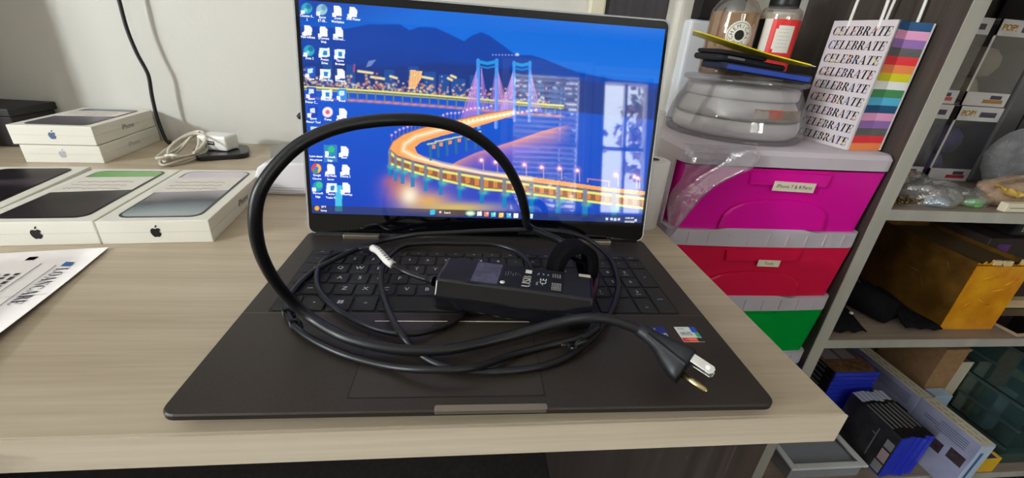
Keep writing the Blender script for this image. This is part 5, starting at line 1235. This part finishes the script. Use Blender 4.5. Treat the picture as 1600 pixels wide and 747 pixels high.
for x, z, dx, dz in ((1.01, -0.135, .03, .004), (1.05, -0.165, .035, .008), (1.03, -0.185, .03, -.012), (1.07, -0.15, .02, .014), (1.0, -0.21, .012, .02)): wr_.tube([(x, 0.4333, z), (x+dx*0.5, 0.4327, z+dz*0.7), (x+dx, 0.4333, z+dz)], 0.0012, 5)
wr_.build('tape_wrinkle', m_tape, ob)['kind'] = 'stuff'
ws_ = MB()
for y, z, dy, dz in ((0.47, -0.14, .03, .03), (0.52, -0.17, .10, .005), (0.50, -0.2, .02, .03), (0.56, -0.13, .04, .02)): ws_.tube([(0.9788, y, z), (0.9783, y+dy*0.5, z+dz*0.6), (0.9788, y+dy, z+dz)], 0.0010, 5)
ws_.build('tape_wrinkle', m_tape_shaded, ob)['kind'] = 'stuff'
dk = thing('dark_carton', 'dark brown carton behind the orange parcel on the middle shelf', 'box', (1.20, 0.60, Z2s))
MB().box(1.1085, 1.30, 0.520, 0.700, Z2s, -0.085).build('carton_body', mat('dark_carton_card', (58, 46, 42), 0.6), dk, bevel=0.002)
MB().box(1.135, 1.165, 0.5188, 0.5202, -0.13, -0.098).build('purple_label', mat('purple_print', (92, 56, 116), 0.5), dk)
bb = thing('black_gadget_box', 'black glossy gadget box with white lettering at the right edge', 'box', (1.25, 0.60, -0.0845))
MB().box(1.170, 1.32, 0.530, 0.690, -0.0845, -0.046).build('box_body', mat('gadget_black', (34, 34, 40), 0.3), bb, bevel=0.005, seg=3)
gtx = MB(); put_text(gtx, 'EAR', 0.018, frame((1.200, 0.5293, -0.066), (1, 0, 0), (0, 0, 1), (0, -1, 0))); gtx.build('lettering', mat('print_white'), bb)
tb = thing('tablet', 'black tablet with tan edge lying flat right of the orange parcel', 'tablet', (1.21, 0.47, Z2s), math.radians(4))
MB().box(-0.085, 0.085, -0.060, 0.060, 0, 0.006).build('tablet_body', mat('tablet_tan', (176, 152, 124), 0.4), tb, world=False, bevel=0.002)
MB().box(-0.080, 0.080, -0.055, 0.055, 0.0061, 0.0066).build('tablet_screen', m_blackgloss, tb, world=False)
tw = thing('wooden_bar', 'pale wooden bar behind the flat tablet', 'bar', (1.24, 0.51, Z2s+0.0075))
MB().box(1.12, 1.34, 0.500, 0.518, Z2s+0.0075, Z2s+0.028).build('bar_body', mat('bar_tan', (206, 180, 140), 0.6), tw, bevel=0.001)
# black rolled strap and folded black cloth
m_blackcloth = mat('black_cloth', (18, 18, 21), 0.85, spec=0.15, bump=(350, 0.6, 0.002))
rs = thing('rolled_black_mat', 'rolled black mat lying on the middle shelf, coil end showing', 'mat', (0.85, 0.55, Z2s))
spiral = [(0.008+0.0021*a)*1.0 for a in np.linspace(0, 9.4, 40)]
sp3 = [Vector((0.868+spiral[i]*math.cos(a), 0.0, Z2s+0.0285+spiral[i]*math.sin(a))) for i, a in enumerate(np.linspace(0.5, 9.9, 40))]
mbx = MB(); rings = []
for q, nrm in zip(sp3, sp3):
    rings.append([(q.x, 0.455, q.z), (q.x-0.06, 0.690, q.z), (q.x-0.06+0.0005, 0.690, q.z+0.0016), (q.x+0.0005, 0.455, q.z+0.0016)])
mbx.loft(rings, True).build('rolled_sheet', m_blackcloth, rs)
MB().tube([(0.868, 0.452, Z2s+0.0285), (0.808, 0.69, Z2s+0.0285)], 0.0265, 20).build('core', m_blackcloth, rs)
gridc = []
for i in range(18):
    t = i/17; r_ = []
    for j in range(10):
        s = j/9
        x = 0.885+0.088*t+0.004*math.sin(s*8); y = 0.425+0.15*s-0.0*t; z = Z2s+0.002+(0.040*(1-t)**1.4*(1 if s > 0.15 else 0.55)+0.010*abs(math.sin(t*8+s*4)))*(0.35+0.65*s)
        r_.append((x, y, z))
    gridc.append(r_)
crumple('black_cloth', 'creased black cloth spread beside the orange parcel', 'cloth', gridc, m_blackcloth, 0.003)
gridd = []
for i in range(16):
    t = i/15; r_ = []
    for j in range(9):
        s = j/8; x = 0.705+0.088*t; y = 0.420+0.13*s; z = Z2s+0.002+0.060*(s**0.8)*(0.7+0.3*math.sin(t*4+1))+0.006*math.sin(t*9+s*5)**2
        r_.append((x, y, z))
    gridd.append(r_)
crumple('black_garment', 'black folded garment heaped beside the shelf upright', 'clothing', gridd, m_blackcloth, 0.003)
tag(centre_origin(MB().lathe([(0.0005, 0), (0.0035, 0.001), (0.0035, 0.004), (0.0005, 0.005)], (0.775, 0.4500, Z2s+0.0270), 12).build('white_button', mat('button_white', (238, 236, 230), 0.3)), (0.775, 0.45, Z2s+0.027)), 'tiny white button on the black garment', 'button')

# ================================================================== bookshelf contents: lower bay
m_blue = mat('case_blue', (46, 62, 206), 0.25, coat=0.3); m_sleeve = mat('sleeve_dark', (40, 40, 44), 0.35, noise=(22, (66, 66, 70))); m_spinek = mat('spine_black', (20, 20, 22), 0.35); m_head = mat('spine_white', (206, 212, 226), 0.4)
def game_case(label, group, L=0.150, W_=0.133, TH=0.0128, art=None):
    """local: x thickness, y length (blue end at y=0), z height with the spine on top"""
    t = thing('game_case', label, 'game case', (0, 0, 0), 0, group)
    bd = MB().box(0.0004, TH-0.0004, 0, L, 0, W_-0.0006).build('case_shell', m_blue, t, world=False, bevel=0.0010)
    MB().box(0, TH, 0.003, L-0.002, 0.003, W_).build('printed_sleeve', art or m_sleeve, t, world=False)
    MB().box(0.0007, TH-0.0007, 0.003, L-0.036, W_, W_+0.0003).build('spine', m_spinek, t, world=False)
    MB().box(0.0007, TH-0.0007, L-0.035, L-0.003, W_, W_+0.0003).build('spine_header', m_head, t, world=False)
    MB().box(0.0025, TH-0.0050, 0.030, L-0.045, W_+0.0003, W_+0.0005).build('spine_title', mat('spine_title_grey', (128, 128, 130), 0.5), t, world=False)
    return t
gA = 'game cases standing in a row on the bottom shelf'
n_near = 7
first = game_case('leftmost standing game case, dark cover with small rating boxes showing', gA)
first.location = (1.0180, 0.404, Z3s)
cv = MB()
for ci, (y0, y1, z0, z1) in [(1, (0.006, 0.028, 0.006, 0.034)), (2, (0.006, 0.026, 0.040, 0.074)), (1, (0.006, 0.026, 0.080, 0.104)), (3, (0.050, 0.053, 0.02, 0.11)), (3, (0.054, 0.062, 0.088, 0.092))]:
    cv.cur = ci-1; cv.box(-0.0003, 0, y0, y1, z0, z1)
cv.build('cover_print', [mat('cover_grey', (150, 148, 150), 0.5), mat('cover_pink', (190, 160, 164), 0.5), mat('cover_silver', (130, 130, 132), 0.5)], first, world=False)
second = game_case('second standing game case from the left in the bottom shelf row', gA)
second.location = (1.0180+0.0133, 0.404+0.002, Z3s)
for k in range(2, n_near):
    c = copy_tree(second); c['label'] = ['', '', 'third', 'fourth', 'fifth', 'sixth', 'rightmost'][k]+' standing game case from the left in the bottom shelf row' if k < 6 else 'rightmost standing game case, beside the flat boxed sets'; c.location = (1.0180+0.0133*k, 0.404+0.002*((k*3) % 4), Z3s)
gB = 'game cases stacked flat behind the standing row'
m_art = mat('sleeve_art', (74, 70, 72), 0.4, noise=(30, (130, 100, 74)))
topc = game_case('topmost flat game case with brown cover picture, on the rear stack', gB, L=0.136, art=m_art)
flat = game_case('bottom flat game case of the rear stack', gB, L=0.136)
Rf = Euler((0, -PI/2, 0))      # lay down: spine side turns to the left
nst = 12; TH_ = 0.0150
for k in range(nst):
    o = topc if k == nst-1 else (flat if k == 0 else copy_tree(flat))
    if 0 < k < nst-1: o['label'] = ['', '', 'second', 'third', 'fourth', 'fifth', 'sixth', 'seventh', 'eighth', 'ninth', 'tenth', 'eleventh'][nst-k]+' flat game case from the top of the rear stack'
    o.rotation_euler = (0, -PI/2, 0); o.location = (0.972+0.133+0.001*((k*5) % 3), 0.576, Z3s+0.0002+k*TH_)
art = MB()
for ci, (y0, y1, z0, z1) in [(0, (0.004, 0.050, 0.01, 0.125)), (1, (0.055, 0.095, 0.075, 0.120)), (1, (0.055, 0.095, 0.025, 0.065))]:
    art.cur = ci; art.box(0.0128, 0.0131, y0, y1, z0, z1)
art.build('cover_print', [mat('art_brown', (150, 110, 70), 0.5, noise=(60, (96, 66, 46))), mat('art_grey', (150, 146, 150), 0.5)], topc, world=False)
# flat large boxes standing on edge
m_lav = mat('box_lavender', (170, 172, 200), 0.45, noise=(16, (150, 152, 178))); m_cream = mat('box_cream_edge', (206, 196, 172), 0.6)
def set_box(lab, y0, y1, ztop, seed):
    t = thing('boxed_set', lab, 'box', (1.18, (y0+y1)/2, Z3s), 0, 'large boxed sets standing on edge')
    b_ = MB().box(1.1625, 1.200, y0, y1, Z3s, ztop).build('carton', m_lav, t, bevel=0.0015)
    MB().box(1.1628, 1.1997, y0+0.001, y1-0.001, ztop+0.0001, ztop+0.0006).build('top_edge', m_cream, t)
    e = MB()
    for k in range(7): e.box(1.172, 1.174, y0+0.012+k*(y1-y0-0.02)/7, y0+0.012+(k+0.75)*(y1-y0-0.02)/7, ztop+0.0006, ztop+0.0009); e.box(1.186, 1.1875, y0+0.012+k*(y1-y0-0.02)/7, y0+0.012+(k+0.6)*(y1-y0-0.02)/7, ztop+0.0006, ztop+0.0009)
    e.build('edge_print', m_pen, t)
    pr_ = MB(); rng = random.Random(seed); H_ = ztop-Z3s
    pr_.cur = 0
    for k in range(5): pr_.box(1.1621, 1.1625, y0+0.02, y1-0.02-rng.uniform(0, 0.04), ztop-0.016-k*0.006, ztop-0.0145-k*0.006)
    pr_.cur = 1
    for k in range(3):
        ya = y0+0.008+k*0.046
        if ya+0.036 < y1: pr_.box(1.1621, 1.1625, ya, ya+0.034, ztop-0.085-0.01*k, ztop-0.055-0.01*k)
    pr_.build('side_print', [mat('print_navy', (84, 88, 116), 0.6), mat('print_photo', (82, 62, 66), 0.5, noise=(80, (40, 36, 44)))], b_)
    return t
s1 = set_box('nearer flat boxed set on edge, with pale blue front edge', 0.3600, 0.5030, -0.531, 2)
s1f = MB().box(1.164, 1.198, 0.3592, 0.3600, Z3s+0.004, -0.534).build('front_edge', mat('edge_ice', (190, 206, 220), 0.4), s1)
fb = MB().box(1.172, 1.179, 0.3586, 0.3592, Z3s+0.05, -0.555).build('front_print', mat('print_blue', (60, 96, 160), 0.5), s1)
set_box('farther flat boxed set on edge, behind the nearer one', 0.5045, 0.7120, -0.533, 3)
# cardboard boxes
m_kraft = mat('cardboard', (170, 132, 92), 0.75, noise=(60, (156, 120, 84)))
cbx = thing('cardboard_box', 'plain brown cardboard box behind the flat boxed sets', 'box', (1.28, 0.63, Z3s))
MB().box(1.246, 1.318, 0.562, 0.712, Z3s, -0.432).build('box_body', m_kraft, cbx, bevel=0.001)
MB().box(1.244, 1.320, 0.560, 0.714, -0.4318, -0.424).build('top_flap', m_kraft, cbx, bevel=0.001)
foil = [[(1.250+0.075*i/9+0.002*math.sin(j*3), 0.575+0.10*j/7, -0.421+0.012*abs(math.sin(i*1.9+j*1.3))) for j in range(8)] for i in range(10)]
crumple('foil_sheet', 'crumpled silver foil lying on the cardboard box', 'foil', foil, mat('foil', (214, 214, 218), 0.18, 1.0), 0.0004)
cb2 = thing('small_carton', 'small brown carton with cream edge beside the cardboard box', 'box', (1.35, 0.63, Z3s))
MB().box(1.326, 1.366, 0.572, 0.700, Z3s, -0.478).build('carton_body', mat('carton_brown', (112, 84, 60), 0.7), cb2, bevel=0.001)
MB().box(1.3245, 1.3675, 0.5695, 0.5718, Z3s, -0.476).build('cream_edge', m_cream, cb2)
ic = thing('ice_blue_box', 'pale blue box low in front of the cardboard box', 'box', (1.28, 0.545, Z3s))
MB().box(1.246, 1.300, 0.528, 0.5595, Z3s, -0.555).build('box_body', mat('ice_blue', (176, 200, 222), 0.4), ic, bevel=0.002)
# clear green-tinted display cases stacked on the right
m_teal = thin_clear('teal_case', (176, 206, 204), gloss=0.12, rough=0.06, haze=0.14, hazecol=(110, 150, 146))
lays = ['bottom', 'second', 'third', 'fourth', 'top']
for k in range(5):
    t = thing('clear_case', '%s clear green-tinted case in the right-hand stack' % lays[k] if k in (0, 4) else '%s case up in the clear green-tinted stack' % lays[k], 'case', (1.47, 0.56, Z3s+k*0.0605), 0, 'clear green-tinted cases stacked at the lower right')
    z0 = Z3s+0.0002+k*0.0605; x0 = 1.372+0.004*(k % 2)
    sh = MB()
    sh.box(x0, x0+0.200, 0.425, 0.700, z0, z0+0.0025).box(x0, x0+0.200, 0.425, 0.700, z0+0.0575, z0+0.060).box(x0, x0+0.0025, 0.425, 0.700, z0+0.0025, z0+0.0575).box(x0+0.1975, x0+0.200, 0.425, 0.700, z0+0.0025, z0+0.0575).box(x0+0.0025, x0+0.1975, 0.425, 0.4275, z0+0.0025, z0+0.0575)
    sh.build('case_shell', m_teal, t)
    MB().box(x0-0.001, x0+0.003, 0.424, 0.701, z0+0.052, z0+0.060).build('case_rim', mat('rim_dark', (60, 74, 74), 0.4), t)
    for j in range(3):
        c0 = [(120, 96, 60), (86, 92, 96), (96, 70, 50), (150, 120, 60), (70, 80, 84)][(k*2+j) % 5]
        MB().box(x0+0.012, x0+0.18, 0.440+0.088*j, 0.515+0.088*j, z0+0.003, z0+0.045).build('packed_item', mat('packed_%d_%d_%d' % c0, c0, 0.6, noise=(50, tuple(int(v*0.6) for v in c0))), t, bevel=0.006)
yb = thing('yellow_box', 'small yellow box low at the right edge in front of the cases', 'box', (1.30, 0.40, Z3s))
MB().box(1.232, 1.345, 0.404, 0.424, Z3s, -0.640).build('box_body', mat('yellow_card', (222, 176, 40), 0.5), yb, bevel=0.001)
MB().box(1.240, 1.330, 0.4050, 0.4230, -0.6398, -0.6392).build('dark_print', mat('print_violet', (70, 50, 96), 0.5), yb)
# white tray on the left of the bottom shelf
tray = thing('white_tray', 'white plastic tray on the bottom shelf left of the game cases', 'tray', (0.87, 0.52, Z3s))
m_trayw = mat('tray_white', (214, 214, 212), 0.4); m_trayg = mat('tray_grey', (150, 152, 158), 0.5)
zt = -0.652
MB().box(0.781, 0.959, 0.418, 0.594, Z3s+0.0032, zt-0.006).build('folder', m_trayg, tray, bevel=0.002)
MB().box(0.775, 0.965, 0.412, 0.600, Z3s, Z3s+0.003).build('tray_base', m_trayg, tray)
for nm, b in (('tray_side', (0.775, 0.779, 0.412, 0.600)), ('tray_side', (0.961, 0.965, 0.412, 0.600)), ('tray_end', (0.779, 0.961, 0.412, 0.416)), ('tray_end', (0.779, 0.961, 0.596, 0.600))):
    MB().box(b[0], b[1], b[2], b[3], Z3s+0.0031, zt).build(nm, m_trayg, tray)
for b in ((0.768, 0.784, 0.404, 0.606), (0.957, 0.972, 0.404, 0.606), (0.784, 0.957, 0.404, 0.420), (0.784, 0.957, 0.592, 0.606)):
    MB().box(b[0], b[1], b[2], b[3], zt, zt+0.006).build('tray_rim', m_trayw, tray, bevel=0.002)

# ================================================================== trees outside the windows (seen only as reflections in the screen)
def leafy(name, label, c, r, n, seed, cols):
    t = thing(name, label, 'tree', (c[0], c[1], Z0))
    MB().tube([(c[0], c[1], Z0), (c[0]+0.05, c[1], c[2]-r*0.2), (c[0]-0.03, c[1]+0.05, c[2]+r*0.5)], [0.10, 0.07, 0.03], 8).build('trunk', mat('bark', (96, 80, 64), 0.9), t)
    rng = np.random.RandomState(seed); b = MB()
    for k in range(n):
        d = rng.normal(size=3); d /= np.linalg.norm(d); q = np.array(c)+d*r*rng.uniform(0.35, 1.0)*np.array([1, 0.6, 1])
        u = rng.normal(size=3); u /= np.linalg.norm(u); v = np.cross(u, d); v /= np.linalg.norm(v)+1e-6; s = rng.uniform(0.06, 0.13)
        b.cur = rng.randint(len(cols)); b.add([tuple(q-u*s), tuple(q+v*s*0.6), tuple(q+u*s), tuple(q-v*s*0.6)], [(0, 1, 2, 3)])
    b.build('leaves', [mat('leaf_%d_%d_%d' % c_, c_, 0.7) for c_ in cols], t)['kind'] = 'stuff'
leafy('garden_tree', 'brown-leaved garden tree outside the slatted window', (0.9, -5.6, 1.15), 1.1, 1500, 2, [(150, 118, 80), (120, 110, 70), (96, 104, 66)])
leafy('garden_tree', 'green-brown garden tree outside the right-hand window', (3.3, -5.9, 1.5), 1.1, 1500, 5, [(140, 112, 80), (110, 116, 70), (170, 140, 100)])
